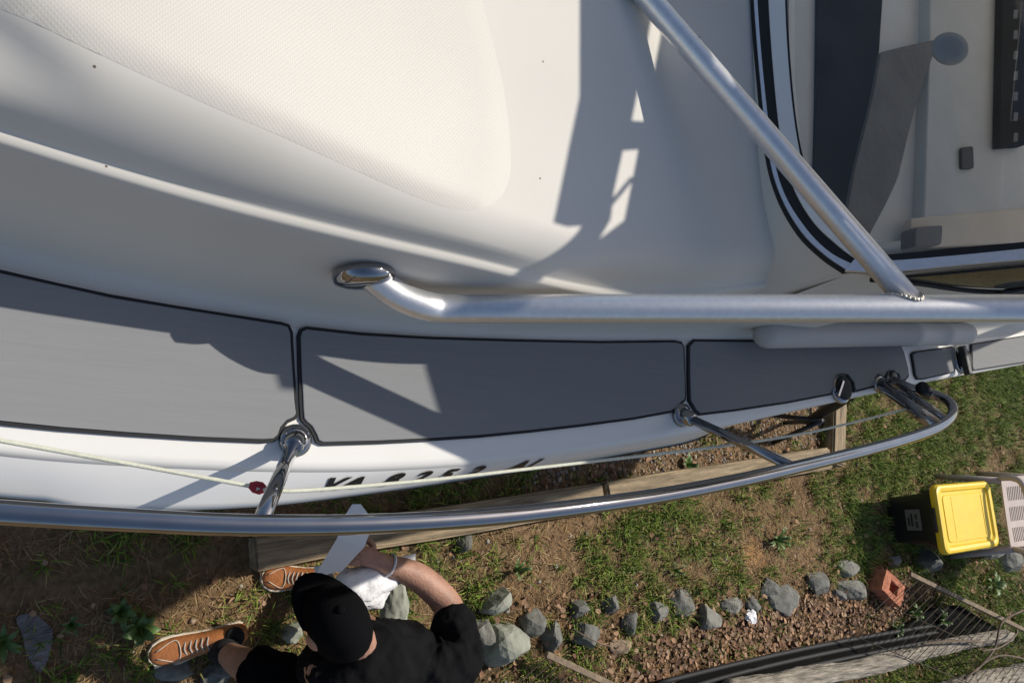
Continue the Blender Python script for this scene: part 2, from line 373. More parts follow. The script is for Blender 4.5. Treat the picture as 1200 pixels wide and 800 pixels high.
def strip(name, profs, mat_, parent, sm=True, mirror=True, flip=False):
    bm = bmesh.new()
    for sgn in ((1, -1) if mirror else (1,)):
        rings = [[bm.verts.new(tow(k, sgn*y, z)) for y, z in P] for k, P in profs]
        for i in range(len(rings)-1):
            for j in range(len(rings[0])-1):
                q = (rings[i][j], rings[i][j+1], rings[i+1][j+1], rings[i+1][j])
                bm.faces.new(q if (sgn > 0) != flip else q[::-1])
    bmesh.ops.remove_doubles(bm, verts=bm.verts[:], dist=.0002)
    bm.faces.ensure_lookup_table()
    me = bpy.data.meshes.new(name); bm.to_mesh(me); bm.free()
    return link(name, me, mat_, parent, sm)
ks = list(np.linspace(-3.72, -3.1, 14)) + list(np.linspace(-3.08, -1.0, 90)) + list(np.linspace(-.95, STERN - .05, 30))
K_WS = tob(at(900, 180, 2.32))[0]             # foot of the windshield
coach = strip('coachroof', [(k, coach_prof(k)) for k in ks], M['coach'], boat)
WZ = 2.285
# deck between coachroof and rounded gunwale edge
kd = list(np.linspace(BOW, -3.0, 30)) + list(np.linspace(-2.97, STERN, 110))
def deck_prof(k):
    g = gun(k); b = min(cbase(k) + .028, g - .02) if k > -3.74 else 0.0
    return [(max(b, 0), ZD), (max(g - .012, .005), ZD), (g - .004, ZD - .002), (g + .002, ZD - .007), (g + .005, ZD - .014)]
deck = strip('deck', [(k, deck_prof(k)) for k in kd], M['gel'], boat)
ZLOW = 1.838
elow_ = bcurve([(0, 590), (150, 598), (310, 593), (420, 580), (520, 566), (620, 551), (700, 538), (800, 520)], ZLOW)
def hull_side(k):
    """sloping topside band down to the knuckle, then the side turning in to the chine"""
    g = gun(k); t = sstep(-3.9, -3.0, k); a = sstep(-1.62, -1.3, k)
    lo_ = (g + .06*t) if k < -2.85 else elow_(k) * (1 - a) + (g - .02) * a
    lo_ = max(lo_, g - .02); w = lo_ - g
    r = [(g + .005, ZD - .014), (g + .005 + w*.16, ZD - .020), (g + .004 + w*.5, ZD - .035), (g + w*.85, ZD - .053), (lo_, ZLOW), (lo_ - .002, ZLOW - .012)]
    return r + [(max(0, lo_ - x*max(t, .3)), z) for x, z in ((.022, 1.78), (.06, 1.66), (.11, 1.45), (.17, 1.25), (.24, 1.10))]
def hull_e(k, z):
    P = hull_side(k)[::-1]; return float(np.interp(z, [p[1] for p in P], [p[0] for p in P]))
hull = strip('hull', [(k, hull_side(k)) for k in kd], M['hull'], boat, flip=True)
def hull_bot(k):
    e, z = hull_side(k)[-1]; kz = .42 + .55 * (1 - sstep(BOW, -2.9, k)); return [(e, z), (max(0, e - .015), z - .02), (e * .55, (z + kz) * .5 - .05), (0, kz)]
hb = strip('hull_bottom', [(k, hull_bot(k)) for k in kd], M['navy'], boat, flip=True)
bm = bmesh.new(); P = [(e, z) for e, z in hull_side(STERN)] + hull_bot(STERN)[1:]
bm.faces.new([bm.verts.new(tow(STERN, e, z)) for e, z in P] + [bm.verts.new(tow(STERN, -e, z)) for e, z in P[::-1][1:]])
from_bm('transom', bm, M['hull'], boat)
# dark strip under the gunwale flange, aft
bm = bmesh.new(); tube_bm(bm, [tow(k, gun(k) - .008, ZD - .05) for k in np.linspace(-1.5, STERN, 60)], .013, 8)
from_bm('dark_strip', bm, M['black'], boat, True)

# non-skid panel moulded into the coachroof
NS = [(-90, -22), (20, 18), (90, 52), (150, 80), (250, 126), (330, 160), (400, 192), (450, 215), (500, 236), (530, 245), (556, 247), (578, 240), (593, 224), (599, 200), (598, 160), (590, 100), (578, 50), (565, 0), (545, -90), (300, -180), (-60, -140)]
def on_coach(x, y):
    p = at(x, y, 2.33)
    for _ in range(8): p = at(x, y, coach_z(*tob(p)))
    return p
P = round_poly([on_coach(x, y)[:2] for x, y in NS], .02, 3)
bm = bmesh.new(); f = bm.faces.new([bm.verts.new((p[0], p[1], 0)) for p in P])
for i in range(-25, 90):
    for nrm, co in (((1, 0, 0), (i*.014, 0, 0)), ((0, 1, 0), (0, i*.014 + .3, 0))):
        bmesh.ops.bisect_plane(bm, geom=bm.verts[:] + bm.edges[:] + bm.faces[:], plane_co=co, plane_no=nrm)
PA = np.array([[p[0], p[1]] for p in P]); PB = np.roll(PA, -1, 0); PD = PB - PA
for v in bm.verts:
    q = np.array(v.co[:2]); t = np.clip(((q - PA) * PD).sum(1) / ((PD**2).sum(1) + 1e-12), 0, 1); dist = float(np.sqrt((((PA + PD * t[:, None]) - q)**2).sum(1)).min())
    k, e = tob(v.co); v.co.z = coach_z(k, e) + .0002 + .0022 * min(1, dist / .03)
from_bm('nonskid_panel', bm, M['nonskid'], coach, True)

# ------------------------------------------------------------------ foam deck pads
def curve_fit(pts): return pts
PADS = [
 [(-160, 272), (-60, 301), (0, 317), (70, 333), (130, 346), (200, 358), (270, 369), (329, 378), (338, 381), (342, 390), (344, 430), (347, 470), (349, 486), (345, 492), (336, 496), (330, 503), (327, 512), (320, 518), (306, 519), (230, 516), (150, 511), (70, 505), (0, 498), (-80, 490), (-160, 481)],
 [(357, 383), (420, 390), (500, 395), (600, 398), (700, 400), (788, 399), (797, 401), (800, 408), (801, 440), (802, 464), (801, 470), (796, 474), (791, 480), (784, 484), (740, 492), (680, 500), (620, 507), (560, 513), (500, 517), (440, 520), (376, 522), (369, 519), (366, 511), (361, 502), (355, 497), (351, 492), (350, 480), (348, 430), (347, 394), (350, 386)],
 [(810, 398), (900, 399), (980, 401), (1046, 402), (1053, 405), (1057, 413), (1062, 432), (1063, 441), (1059, 446), (1052, 448), (1050, 440), (1044, 436), (1037, 438), (1033, 446), (1030, 452), (999, 460), (997, 449), (991, 441), (983, 440), (977, 446), (974, 457), (972, 463), (920, 473), (860, 482), (818, 487), (812, 482), (808, 475), (805, 470), (804, 440), (804, 405)],
 [(1066, 415), (1070, 412), (1113, 406), (1117, 409), (1118, 432), (1115, 437), (1080, 445), (1073, 445), (1070, 440)],
 [(1136, 403), (1200, 393), (1290, 376), (1290, 408), (1200, 425), (1138, 435), (1136, 430)]]
for i, P in enumerate(PADS):
    q = [Vector(at(x, y, ZD)[:2]) for x, y in P]
    pb = prism('deck_pad', q, ZD + .0005, ZD + .006, M['padedge'], boat)
    prism('pad_sheet', inset_poly(q, .0055 if i < 3 else .004), ZD + .004, ZD + .0085, M['pad'], pb, bev=.0015)

# ------------------------------------------------------------------ registration lettering on the hull side
def hull_band(k, f):
    """point on the sloping topside band: f = 0 at the gunwale crease, 1 at the lower knuckle"""
    P = hull_side(k)[:5]; d = [0.0]
    for a, b in zip(P, P[1:]): d.append(d[-1] + math.hypot(b[0]-a[0], b[1]-a[1]))
    t = f * d[-1]; return float(np.interp(t, d, [p[0] for p in P])), float(np.interp(t, d, [p[1] for p in P]))
def hull_text(s, k0, f0, f1, size, xs=1.0, slant=.0):
    c = bpy.data.curves.new('txt', 'FONT'); c.body = s; c.size = size; c.resolution_u = 3; c.offset = size * .05
    o = bpy.data.objects.new('txt', c); COL.objects.link(o); dg = bpy.context.evaluated_depsgraph_get()
    me = bpy.data.meshes.new_from_object(o.evaluated_get(dg)); bpy.data.objects.remove(o)
    bm = bmesh.new(); bm.from_mesh(me); bpy.data.meshes.remove(me)
    for i in range(-4, 40):
        bmesh.ops.bisect_plane(bm, geom=bm.verts[:] + bm.edges[:] + bm.faces[:], plane_co=(i*.02, 0, 0), plane_no=(1, 0, 0))
    for v in bm.verts:
        k = k0 + v.co.x * xs + v.co.y * slant; e, z = hull_band(k, f1 + (f0 - f1) * v.co.y / (size * .69)); v.co = tow(k, e + .0018, z + .0012)
    me = bpy.data.meshes.new('registration_letter'); bm.to_mesh(me); bm.free(); me.materials.append(M['ink'])
    return link('registration_letter', me, None, hull)
for ch, lx, ly, f0, f1 in (('V', 371, 570, .16, .56), ('A', 396, 568, .16, .56), ('8', 444, 561, .10, .58), ('2', 478, 556, .09, .57), ('5', 508, 551, .08, .55), ('2', 541, 545, .07, .54), ('A', 591, 537, .06, .52), ('J', 614, 534, .06, .52)):
    hull_text(ch, tob(at(lx, ly, ZD - .035))[0], f0, f1, .058, .92, .55)
strip('knuckle_band', [(k, [(hull_side(k)[4][0] + .0015, ZLOW + .004), (hull_side(k)[4][0] + .0015, ZLOW - .006), (hull_side(k)[5][0] + .001, ZLOW - .016)]) for k in kd if -3.6 < k < -1.2], mat('blue_grey_stripe', (.12, .17, .22), .2), hull, mirror=False, flip=True)  # narrow blue-grey band of colour along the lower hull knuckle

# ------------------------------------------------------------------ bow rail
rail = bpy.data.objects.new('bow_rail', None)
RP = [(-150, 590, 2.19), (0, 600, 2.19), (150, 609, 2.19), (300, 615, 2.19), (450, 613, 2.19), (600, 603, 2.185), (750, 584, 2.18), (850, 566, 2.17), (930, 548, 2.16), (1020, 526, 2.14), (1075, 510, 2.12), (1103, 498, 2.11), (1116, 485, 2.09), (1113, 472, 2.06), (1096, 463, 2.02), (1070, 456, 1.975), (1044, 445, 1.92)]
pts = [at(*p) for p in RP]
lead = []
for k, e in ((BOW - .12, .0), (-4.15, .42), (-3.75, .78), (-3.35, 1.02)): lead.append(tow(k, e, 2.19))
pts = spline(lead + pts, 8)
rail = tube('bow_rail', pts, .0132, M['chrome'], boat, 20)
def plate(name, c, r, h, m, parent, n=Vector((0, 0, 1)), seg=28):
    Mx = Matrix.Translation(c) @ n.to_track_quat('Z', 'Y').to_matrix().to_4x4()
    return lathe(name, [(r*.99, -.004), (r, h*.25), (r*.93, h*.7), (r*.6, h), (r*.3, h*1.08)], m, parent, Mx, seg)
for (bx, by), (tx, ty, tz), rr, dark in (((346, 516), (305, 612, 2.19), .0108, 0), ((799, 486), (932, 548, 2.16), .0108, 1), ((1030, 449), (1098, 500, 2.11), .017, 1), ((1044, 446), (1107, 491, 2.10), .011, 1)):
    b = at(bx, by, ZD + .004); t = at(tx, ty, tz); d = (t - b).normalized()
    st = tube('stanchion', [b + d*.012, b.lerp(t, .5), t - d*.004], rr, M['chrome'], rail)
    bp = plate('stanchion_base', b, .027, .010, M['chrome'], rail)
    tube('collar', [b - d*.002, b + d*.012, b + d*.03, b + d*.034], [.0185, .018, .016, .0125], M['chrome'], bp)
    for a in (.6, 2.7, 4.8): plate('screw', b + Vector((math.cos(a)*.021, math.sin(a)*.021, .005)), .0038, .004, M['chrome'], bp, seg=10)
# clamp and lashing near the aft end of the rail
c1 = at(1083, 461, 2.0); tube('rail_clamp', [c1 + Vector((-.03, .012, .012)), c1 + Vector((.022, .0, .0))], .017, M['blackplastic'], rail)
c2 = at(1071, 472, 2.01); box('clamp_plate', (0, 0, 0), (.032, .02, .008), M['chrome'], rail, Matrix.Translation(c2) @ Matrix.Rotation(.5, 4, 'Z') @ Matrix.Rotation(.5, 4, 'Y'), .002)

# rope lashed along the rail
rope = thing('rope', 'thin pale rope stretched along the bow rail with a red whipped joint', 'rope', at(300, 570, 1.9))
l1 = spline([at(-160, 488, 2.02), at(0, 516, 2.02), at(150, 543, 2.025), at(308, 572, 2.035)], 6)
l2 = spline([at(300, 572, 2.04), at(340, 575, 2.04), at(410, 570.5, 2.036), at(500, 562.5, 2.033), at(560, 556, 2.03), at(620, 549, 2.025), at(690, 541, 2.02), at(850, 522, 2.01), at(960, 504, 2.005), at(1074, 476, 2.02)], 8)
tube('line', l1, .003, M['rope'], rope, 10); tube('line', l2, .003, M['rope'], rope, 10)
tube('whipping', [at(292, 568, 2.034), at(298, 570, 2.034), at(306, 572, 2.035), at(311, 573, 2.035)], [.004, .0085, .009, .005], M['red'], rope, 10)

# ------------------------------------------------------------------ deck fittings
def ringed(name, px, py, r, mo, mi, parent=boat, h=.01):
    o = plate(name, at(px, py, ZD + .003), r, h, mo, parent)
    plate('cap', at(px, py, ZD + .003) + Vector((0, 0, h*.95)), r*.8, .006, mi, o); return o
ff = ringed('filler_cap', 985, 455, .041, M['chrome'], M['black'])
box('key_slot', (0, 0, 0), (.05, .006, .006), M['chrome'], ff, Matrix.Translation(at(985, 455, ZD + .021)) @ Matrix.Rotation(1.0, 4, 'Z'))
ringed('deck_socket', 1043, 442, .022, M['chrome'], M['blackplastic'])
nv = ringed('pop_up_cleat', 1127, 421, .046, M['chrome'], M['black'])
box('cleat_bar', (0, 0, 0), (.02, .09, .02), M['blackplastic'], nv, Matrix.Translation(at(1131, 422, ZD + .03)) @ Matrix.Rotation(.2, 4, 'Z'), .004)
plate('deck_screw_cover', at(1057, 400, ZD + .004), .014, .008, M['black'], boat)
# pale moulded bar lying along the side deck beside the coachroof
gb = at(888, 392, 1.975); ge = at(1134, 391, 1.975); gd = (ge - gb).normalized(); Lg = (ge - gb).length
prof = []
for t, r in ((0, .006), (.004, .016), (.012, .025), (.025, .031), (.04, .033), (.3, .033), (.66, .033), (.664, .0355), (.70, .0355), (.704, .033), (.83, .033), (.834, .035), (.87, .035), (.874, .033), (.97, .033), (.995, .031), (1, .02)):
    prof.append((gb + gd * (t * Lg), r))
tube('stowed_tube', [p for p, r in prof], [r for p, r in prof], mat('grey_tube', (.50, .50, .49), .6), boat, 18)

# ------------------------------------------------------------------ aluminium grab pipe with brace
def wall_e(k, z):
    P = coach_prof(k)[:9]; return float(np.interp(z, [p[1] for p in P], [p[0] for p in P]))
zf0 = min(np.linspace(1.96, 2.19, 47), key=lambda z: abs(tob(at(432, 320, z))[1] - wall_e(tob(at(432, 320, z))[0], z)))
pf = at(432, 320, float(zf0))
hp = [pf, at(448, 334, zf0 + .002), at(470, 348, zf0*.7 + 2.12*.3), at(498, 358, zf0*.35 + 2.12*.65), at(530, 361.5, 2.12)]
p8 = at(1055, 361, 2.482); hp += [hp[4].lerp(p8, t) for t in (.2, .5, .8, 1.0, 1.4, 1.9, 2.25)]
pipe = tube('grab_pipe', spline(hp, 8), .0228, M['alu'], boat, 28)
nrm = Vector((.15, -.98, -.03)).normalized()
fl = plate('pipe_flange', hp[0] + nrm * .002 + Vector((-.008, 0, 0)), .048, .02, M['chrome'], pipe, nrm)
for a in (2.2, 4.9): plate('screw', hp[0] + nrm*.012 + Vector((math.cos(a)*.037 - .012, 0, math.sin(a)*.037)), .006, .006, M['chrome'], fl, nrm, 10)
j0 = hp[4].lerp(p8, 1.035); j1 = at(733, -32, 2.29)
jd = (j1 - j0).normalized(); foot = j1 + jd * .02
br = tube('brace_pipe', [j0, j0.lerp(j1, .5), j1, foot], .0205, M['alu'], pipe, 24)
plate('brace_foot', j1 - Vector((0, 0, .004)), .045, .012, M['chrome'], pipe)
bm = bmesh.new(); q = jd.to_track_quat('Z', 'Y')
for i in range(34):
    a = 2*math.pi*i/34; off = Vector((math.cos(a)*.0212, math.sin(a)*.0212, 0))
    p = j0 + jd * .05 + q @ off; ax = (hp[8] - hp[7]).normalized()
    r_ = p - hp[8]; r_ -= ax * r_.dot(ax); g_ = jd - ax * jd.dot(ax)          # slide back along the brace to the pipe surface
    A_q, B_q, C_q = g_.dot(g_), 2 * r_.dot(g_), r_.dot(r_) - .0232**2; dq = B_q*B_q - 4*A_q*C_q
    p = p + jd * ((-B_q + math.sqrt(dq)) / (2*A_q) if dq > 0 else -B_q / (2*A_q))
    s = bmesh.ops.create_icosphere(bm, subdivisions=2, radius=.0040)
    for v in s['verts']: v.co += p
from_bm('weld_bead', bm, M['weld'], br, True)

# ------------------------------------------------------------------ windshield
w0 = at(900, 180, WZ); wa = at(893, 60, WZ); wb = at(910, 220, WZ)
d_ = (wa - wb).normalized(); u_ = Vector((0, 0, 1)).cross(d_); u_ = -u_ if u_.x < 0 else u_
slope = R(38); up_ = u_ * math.cos(slope) + Vector((0, 0, math.sin(slope))); wn_ = d_.cross(up_); wn_ = wn_ if wn_.z > 0 else -wn_
def wp(px, py, off=0): return at_plane(px, py, w0, wn_) + wn_ * off
ws = from_bm('windshield', bmesh.new(), M['glass'], boat)
bm = bmesh.new()
pane = [(936, -160), (931, 0), (931, 90), (938, 170), (950, 230), (972, 270), (1003, 297), (1040, 303), (1120, 296), (1200, 289), (1330, 276), (1330, -160)]
bm.faces.new([bm.verts.new(wp(x, y, .002)) for x, y in pane]); bmesh.ops.recalc_face_normals(bm, faces=bm.faces[:])
me = bpy.data.meshes.new('windshield'); bm.to_mesh(me); bm.free(); me.materials.append(M['glass']); ws.data = me
def ribbon(name, outer, inner, off, mat_, parent, th=.01):
    bm = bmesh.new(); n = len(outer)
    o = [wp(x, y) for x, y in outer]; i_ = [wp(x, y) for x, y in inner]
    o = spline(o, 5); i_ = spline(i_, 5)
    T = [[bm.verts.new(p + wn_*h) for p in L] for L, h in ((o, off - th), (o, off), (i_, off), (i_, off - th))]
    for a in range(4):
        A, B = T[a], T[(a+1) % 4]
        for k in range(len(A)-1): bm.faces.new((A[k], A[k+1], B[k+1], B[k]))
    return from_bm(name, bm, mat_, parent, False)
g0 = [(874, -100), (879, 0), (886, 90), (896, 180), (910, 232), (934, 275), (962, 303), (988, 321)]
g1 = [(877, -100), (882, 0), (889, 90), (899, 180), (913, 231), (937, 273), (964, 300), (990, 318)]
g2 = [(882, -100), (886, 0), (893, 90), (904, 180), (918, 230), (943, 270), (970, 297), (1000, 313)]
g3 = [(897, -100), (899, 0), (905, 90), (914, 170), (928, 222), (951, 262), (980, 290), (1008, 311)]
g4 = [(918, -100), (918, 0), (923, 90), (932, 165), (946, 222), (966, 258), (995, 288), (1024, 306)]
g5 = [(921, -100), (921, 0), (926, 90), (935, 165), (950, 222), (970, 256), (999, 285), (1030, 302)]
ribbon('gasket', g0, g1, .006, M['black'], ws); ribbon('frame_strip', g1, g2, .010, M['alu'], ws)
ribbon('gasket', g2, g3, .009, M['black'], ws); ribbon('frame_strip', g3, g4, .012, M['gel'], ws)
ribbon('gasket', g4, g5, .010, M['black'], ws)
h0 = [(1000, 304), (1030, 307), (1060, 306), (1130, 300), (1200, 293), (1320, 281)]
h1 = [(1005, 297), (1032, 300), (1060, 298), (1130, 291), (1200, 285), (1320, 272)]
ribbon('gasket', h0, h1, .009, M['black'], ws)
h2 = [(988, 319), (1030, 321), (1070, 318), (1130, 312), (1200, 306), (1320, 296)]
ribbon('frame_strip', h2, [(x, y + .3) for x, y in h0], .012, M['alu'], ws)
well = [wp(x, y)[:2] for x, y in [(918, -420), (921, 0), (926, 90), (935, 165), (950, 222), (970, 256), (999, 285), (1030, 300), (1120, 293), (1330, 274)]] + [(2.9, .9), (2.9, 2.6)]
vx = np.array([v.co[:] for v in coach.data.vertices]); ins = in_poly(vx[:, 0], vx[:, 1], well) & (vx[:, 2] > 2.15)
for v, t in zip(coach.data.vertices, ins):
    if t: v.co.z -= .7
bm = bmesh.new(); sk = spline([wp(x, y, -.002) for x, y in g0], 5) + spline([wp(x, y, -.002) for x, y in h2], 5)[1:]
ra = [bm.verts.new(p) for p in sk]; rb_ = [bm.verts.new((p.x - .003, p.y - .003, min(p.z - .01, coach_z(*tob(p)) - .02))) for i, p in enumerate(sk)]
for i in range(len(sk)-1): bm.faces.new((ra[i], ra[i+1], rb_[i+1], rb_[i]))
from_bm('windshield_foot', bm, M['coach'], ws, True)
# dash strip seen through the glass along the left edge
# cabin side below the frame, with the side window
def sp(px, py, off=0.0):       # plane of the cabin side
    return at_plane(px, py, wp(1030, 320), SN) + SN * off
A_ = wp(1000, 319); B_ = wp(1320, 295); SN = (B_ - A_).cross(Vector((0, .10, 1))).normalized(); SN = SN if SN.y < 0 else -SN
bm = bmesh.new(); q = [A_ - wn_*.004, B_ - wn_*.004]
lo = [tow(tob(p)[0], tob(p)[1], 2.2) + Vector((0, -.012, 0)) for p in q]
bm.faces.new([bm.verts.new(p) for p in (q[0], q[1], lo[1], lo[0])]); from_bm('cabin_side', bm, M['coach'], boat)
bm = bmesh.new(); SWp = [(1030, 324), (1080, 320), (1200, 309), (1320, 298), (1320, 332), (1200, 336), (1130, 333), (1080, 329), (1045, 327)]
bm.faces.new([bm.verts.new(sp(x, y, .006)) for x, y in SWp]); swo = from_bm('side_window', bm, M['sideglass'], boat)
bm = bmesh.new(); tube_bm(bm, spline([sp(x, y, .008) for x, y in ((1020, 323), (1070, 327), (1110, 333), (1150, 337), (1200, 337), (1320, 330))], 5), .005, 8); from_bm('gasket', bm, M['black'], swo, True)
bm = bmesh.new(); tube_bm(bm, spline([sp(x, y, .008) for x, y in ((1020, 322), (1080, 318), (1200, 307), (1320, 296))], 5), .0025, 8); from_bm('gasket', bm, M['black'], swo, True)
tube('clip', [sp(1166, 338, .012), sp(1178, 335, .012), sp(1200, 332, .012)], .006, M['blackplastic'], swo, 8)

bm = bmesh.new(); bm.faces.new([bm.verts.new(tow(k, e, 1.35)) for k, e in ((-1.6, .85), (STERN - .05, .9), (STERN - .05, -.9), (-1.6, -.85))]); from_bm('cockpit_sole', bm, M['gel'], boat)
# what stands behind the glass
ZI = 2.315
def ipoly(pts, z=ZI): return [Vector(at(x, y, z)[:2]) for x, y in pts]
inner = bpy.data.objects.new('dashboard', None)
dash = prism('dashboard', ipoly([(925, -190), (925, 200), (965, 262), (1010, 286), (1290, 262), (1290, -190)], 2.22), 2.05, 2.22, M['dashw'], boat)
prism('dash_mat', ipoly([(958, -160), (955, 120), (952, 238), (1018, 242), (1024, 120), (1032, 0), (1040, -160)], 2.2230), 2.2205, 2.2280, mat('mat_black', (.006, .007, .009), .95, spec=.05), dash)
prism('locker_lid', ipoly([(1081, -150), (1079, 60), (1071, 270), (1200, 262), (1330, 250), (1330, -150)], 2.2260), 2.2205, 2.2500, M['dashg'], dash, .004)
prism('lid_latch', round_poly(ipoly([(1126, 173), (1139, 172), (1140, 198), (1126, 198)], 2.2550), .01), 2.2490, 2.2580, M['dashd'], dash)
prism('vent_block', round_poly(ipoly([(1066, 268), (1098, 266), (1096, 289), (1065, 291)], 2.2600), .01), 2.2400, 2.2750, M['brown'], dash, .003)
prism('trim_ledge', ipoly([(1070, 255), (1300, 235), (1300, 280), (1070, 289)], 2.2580), 2.2400, 2.2540, M['beige'], dash, .003)
gz = 2.2720
ip = prism('instrument_bar', round_poly(ipoly([(1176, -60), (1172, 172), (1202, 170), (1210, -60)], gz), .006), gz - .02, gz, mat('bar_black', (.012, .012, .013), .95, spec=.05), dash)
for i in range(7):
    prism('scale_mark', ipoly([(1188, 12 + i*24), (1193, 12 + i*24), (1192, 22 + i*24), (1187, 22 + i*24)], gz), gz, gz + .0008, mat('dim_mark', (.05, .05, .05), .6), ip)
cv = round_poly(ipoly([(1031, 62), (1060, 55), (1096, 47), (1093, 62), (1075, 110), (1062, 160), (1050, 210), (1036, 240), (1014, 282), (985, 280), (1000, 200), (1020, 120)], 2.2550), .008)
prism('dash_fin', cv, 2.2510, 2.2590, M['brown'], dash, .002)  # brown fin-shaped plate over the dash
disc = plate('suction_cup', wp(1115, 55, -.006), .034, .006, mat('clear_vinyl', (.60, .60, .59), .6, spec=.2), ws, wn_)

# ------------------------------------------------------------------ hardtop out of view, its outline shaped to shade the coachroof and side deck
ZT = 2.98
def cast(px, py, z):
    p = at(px, py, z); s = SUN / SUN.z
    return (p + s * (ZT - p.z))[:2]
zc = 2.28
B = [cast(783, 18, zc), cast(769, 135, zc), cast(765, 170, zc), cast(757, 250, zc), (1.365, .655), (1.47, .655), (1.595, .652), cast(496, 428, ZD), cast(516, 495, ZD), cast(549, 538, ZD - .01), (1.80, .41), (2.1, .44), (2.6, .53), (3.05, .63), cast(1109, 437, ZD), cast(1100, 410, ZD)]
aft = Vector(B[-1]); far_ = tow(.1, -1.0, 0); fwd = tow(tob((*B[0], 0))[0] - .02, -1.0, 0)
mid = tow(tob((*B[0], 0))[0] - .03, .2, 0)
B += [(3.36, 1.06), (3.15, 1.06), (3.0, 1.6), far_[:2], fwd[:2], mid[:2]]  # aft side cut away so sky light reaches the cabin
ht = prism('hardtop', B, ZT, ZT + .012, M['gel'], boat)
Av = [cast(655, -500, zc), cast(683, -40, zc), cast(683, 0, zc), cast(687, 60, zc), cast(691, 110, zc), cast(685, 160, zc), cast(676, 252, zc), cast(692, 257, zc), cast(708, 256, zc), (1.305, .605), (1.315, .58), (1.34, .58), (1.352, .60), cast(737, 250, zc), cast(737, 220, zc), cast(743, 172, zc), cast(772, 170, zc), cast(776, 140, zc), cast(750, 138, zc), cast(757, 80, zc), cast(765, 14, zc), cast(770, -40, zc), cast(800, -500, zc)]
prism('shade_visor', Av, ZT + .001, ZT + .008, M['gel'], ht)  # unseen strip shaped to cast the stepped shadow edge and the slits
tube('wire', [Vector((*cast(739, 232, zc), ZT + .01)), Vector((*cast(760, 203, zc), ZT + .01))], .004, M['black'], ht, 8)
for k, e in ((tob((1.75, .42))[0], None), (tob((3.2, .7))[0], None)):
    pass
for (x, y), (x2, y2) in (((3.30, .86), (3.25, .80)),):
    tube('hardtop_post', [Vector((x2, y2, ZD + .3)), Vector((x, y, ZT + .005))], .022, M['alu'], ht)
tube('hardtop_post', [tow(-.62, -.95, ZD), tow(-.62, -.95, ZT + .005)], .022, M['alu'], ht)
tube('hardtop_post', [tow(-1.2, -.95, ZD), tow(-1.2, -.95, ZT + .005)], .022, M['alu'], ht)

# ------------------------------------------------------------------ boat stand carrying the hull
def boat_stand(px, py, label, k=None):
    g = at(px, py, 0); t = thing('boat_stand', label, 'boat stand', g, 0, 'stands under the hull')
    kk, ee = tob(g); top = Vector((g.x + .05, g.y + .30, .92))
    tube('post', [g + Vector((0, 0, .25)), top], .03, M['blackplastic'], t, 12)
    for a in (0.3, 2.4, 4.5): tube('leg', [g + Vector((math.cos(a)*.10, math.sin(a)*.10, .015)), g + Vector((0, 0, .35))], .014, M['blackplastic'], t, 8)
    box('pad', (0, 0, 0), (.12, .10, .04), M['blackplastic'], t, Matrix.Translation(top) @ Matrix.Rotation(-.4, 4, 'X'))
boat_stand(905, 500, 'black tripod boat stand between hull and gravel under the boat')
kb_ = thing('keel_block', 'timber keel block under the bow of the boat', 'block', tow(-2.4, 0, 0))
box('beam', (0, 0, .2), (.3, .5, .40), M['wood'], kb_, Matrix.Translation(tow(-2.4, 0, 0)))
kb2 = thing('keel_block', 'timber keel block under the stern of the boat', 'block', tow(1.2, 0, 0))
box('beam', (0, 0, .2), (.3, .5, .40), M['wood'], kb2, Matrix.Translation(tow(1.2, 0, 0)))

# ------------------------------------------------------------------ landscape timbers
def timber(p, q, w, h, label, group='timbers edging the gravel'):
    p, q = Vector(p), Vector(q); d = q - p; L = d.length; rz = math.atan2(d.y, d.x)
    t = bmesh.new(); bmesh.ops.create_cube(t, size=1.0)
    bmesh.ops.subdivide_edges(t, edges=t.edges[:], cuts=6, use_grid_fill=True)
    for v in t.verts: v.co = Vector((v.co.x * L, v.co.y * w, v.co.z * h + h*.5))
    es = [e for e in t.edges if len(e.link_faces) == 2 and e.calc_face_angle(0) > 1]
    bmesh.ops.bevel(t, geom=es, offset=.010, segments=2, affect='EDGES')
    for v in t.verts:
        n = fbm(v.co.x*6 + p.x, v.co.y*20 + v.co.z*13, 3); v.co.z += (n - .5) * .012; v.co.y += (fbm(v.co.x*5, v.co.z*9 + p.y, 8) - .5) * .012
    o = from_bm('landscape_timber', t, M['wood'])
    o.location = (p + q) / 2; o.location.z = -.01; o.rotation_euler.z = rz
    return tag(o, label, 'timber', group)
TA, TB, TC = at(975, 536, .10), at(712, 580, .10), at(300, 648, .10)
timber((TA.x, TA.y, 0), (TB.x + .008, TB.y, 0), .13, .11, 'long sunlit timber between the gravel and the grass')
timber((TB.x - .008, TB.y - .004, 0), (TC.x, TC.y, 0), .13, .10, 'timber running on into the boat shadow behind the white film')
e1 = at(974, 540, .09); e2 = at(975, 462, .09)
timber((e1.x + .085, e1.y - .02, 0), (e2.x + .10, e2.y, 0), .12, .10, 'short cross timber closing the gravel strip under the boat')

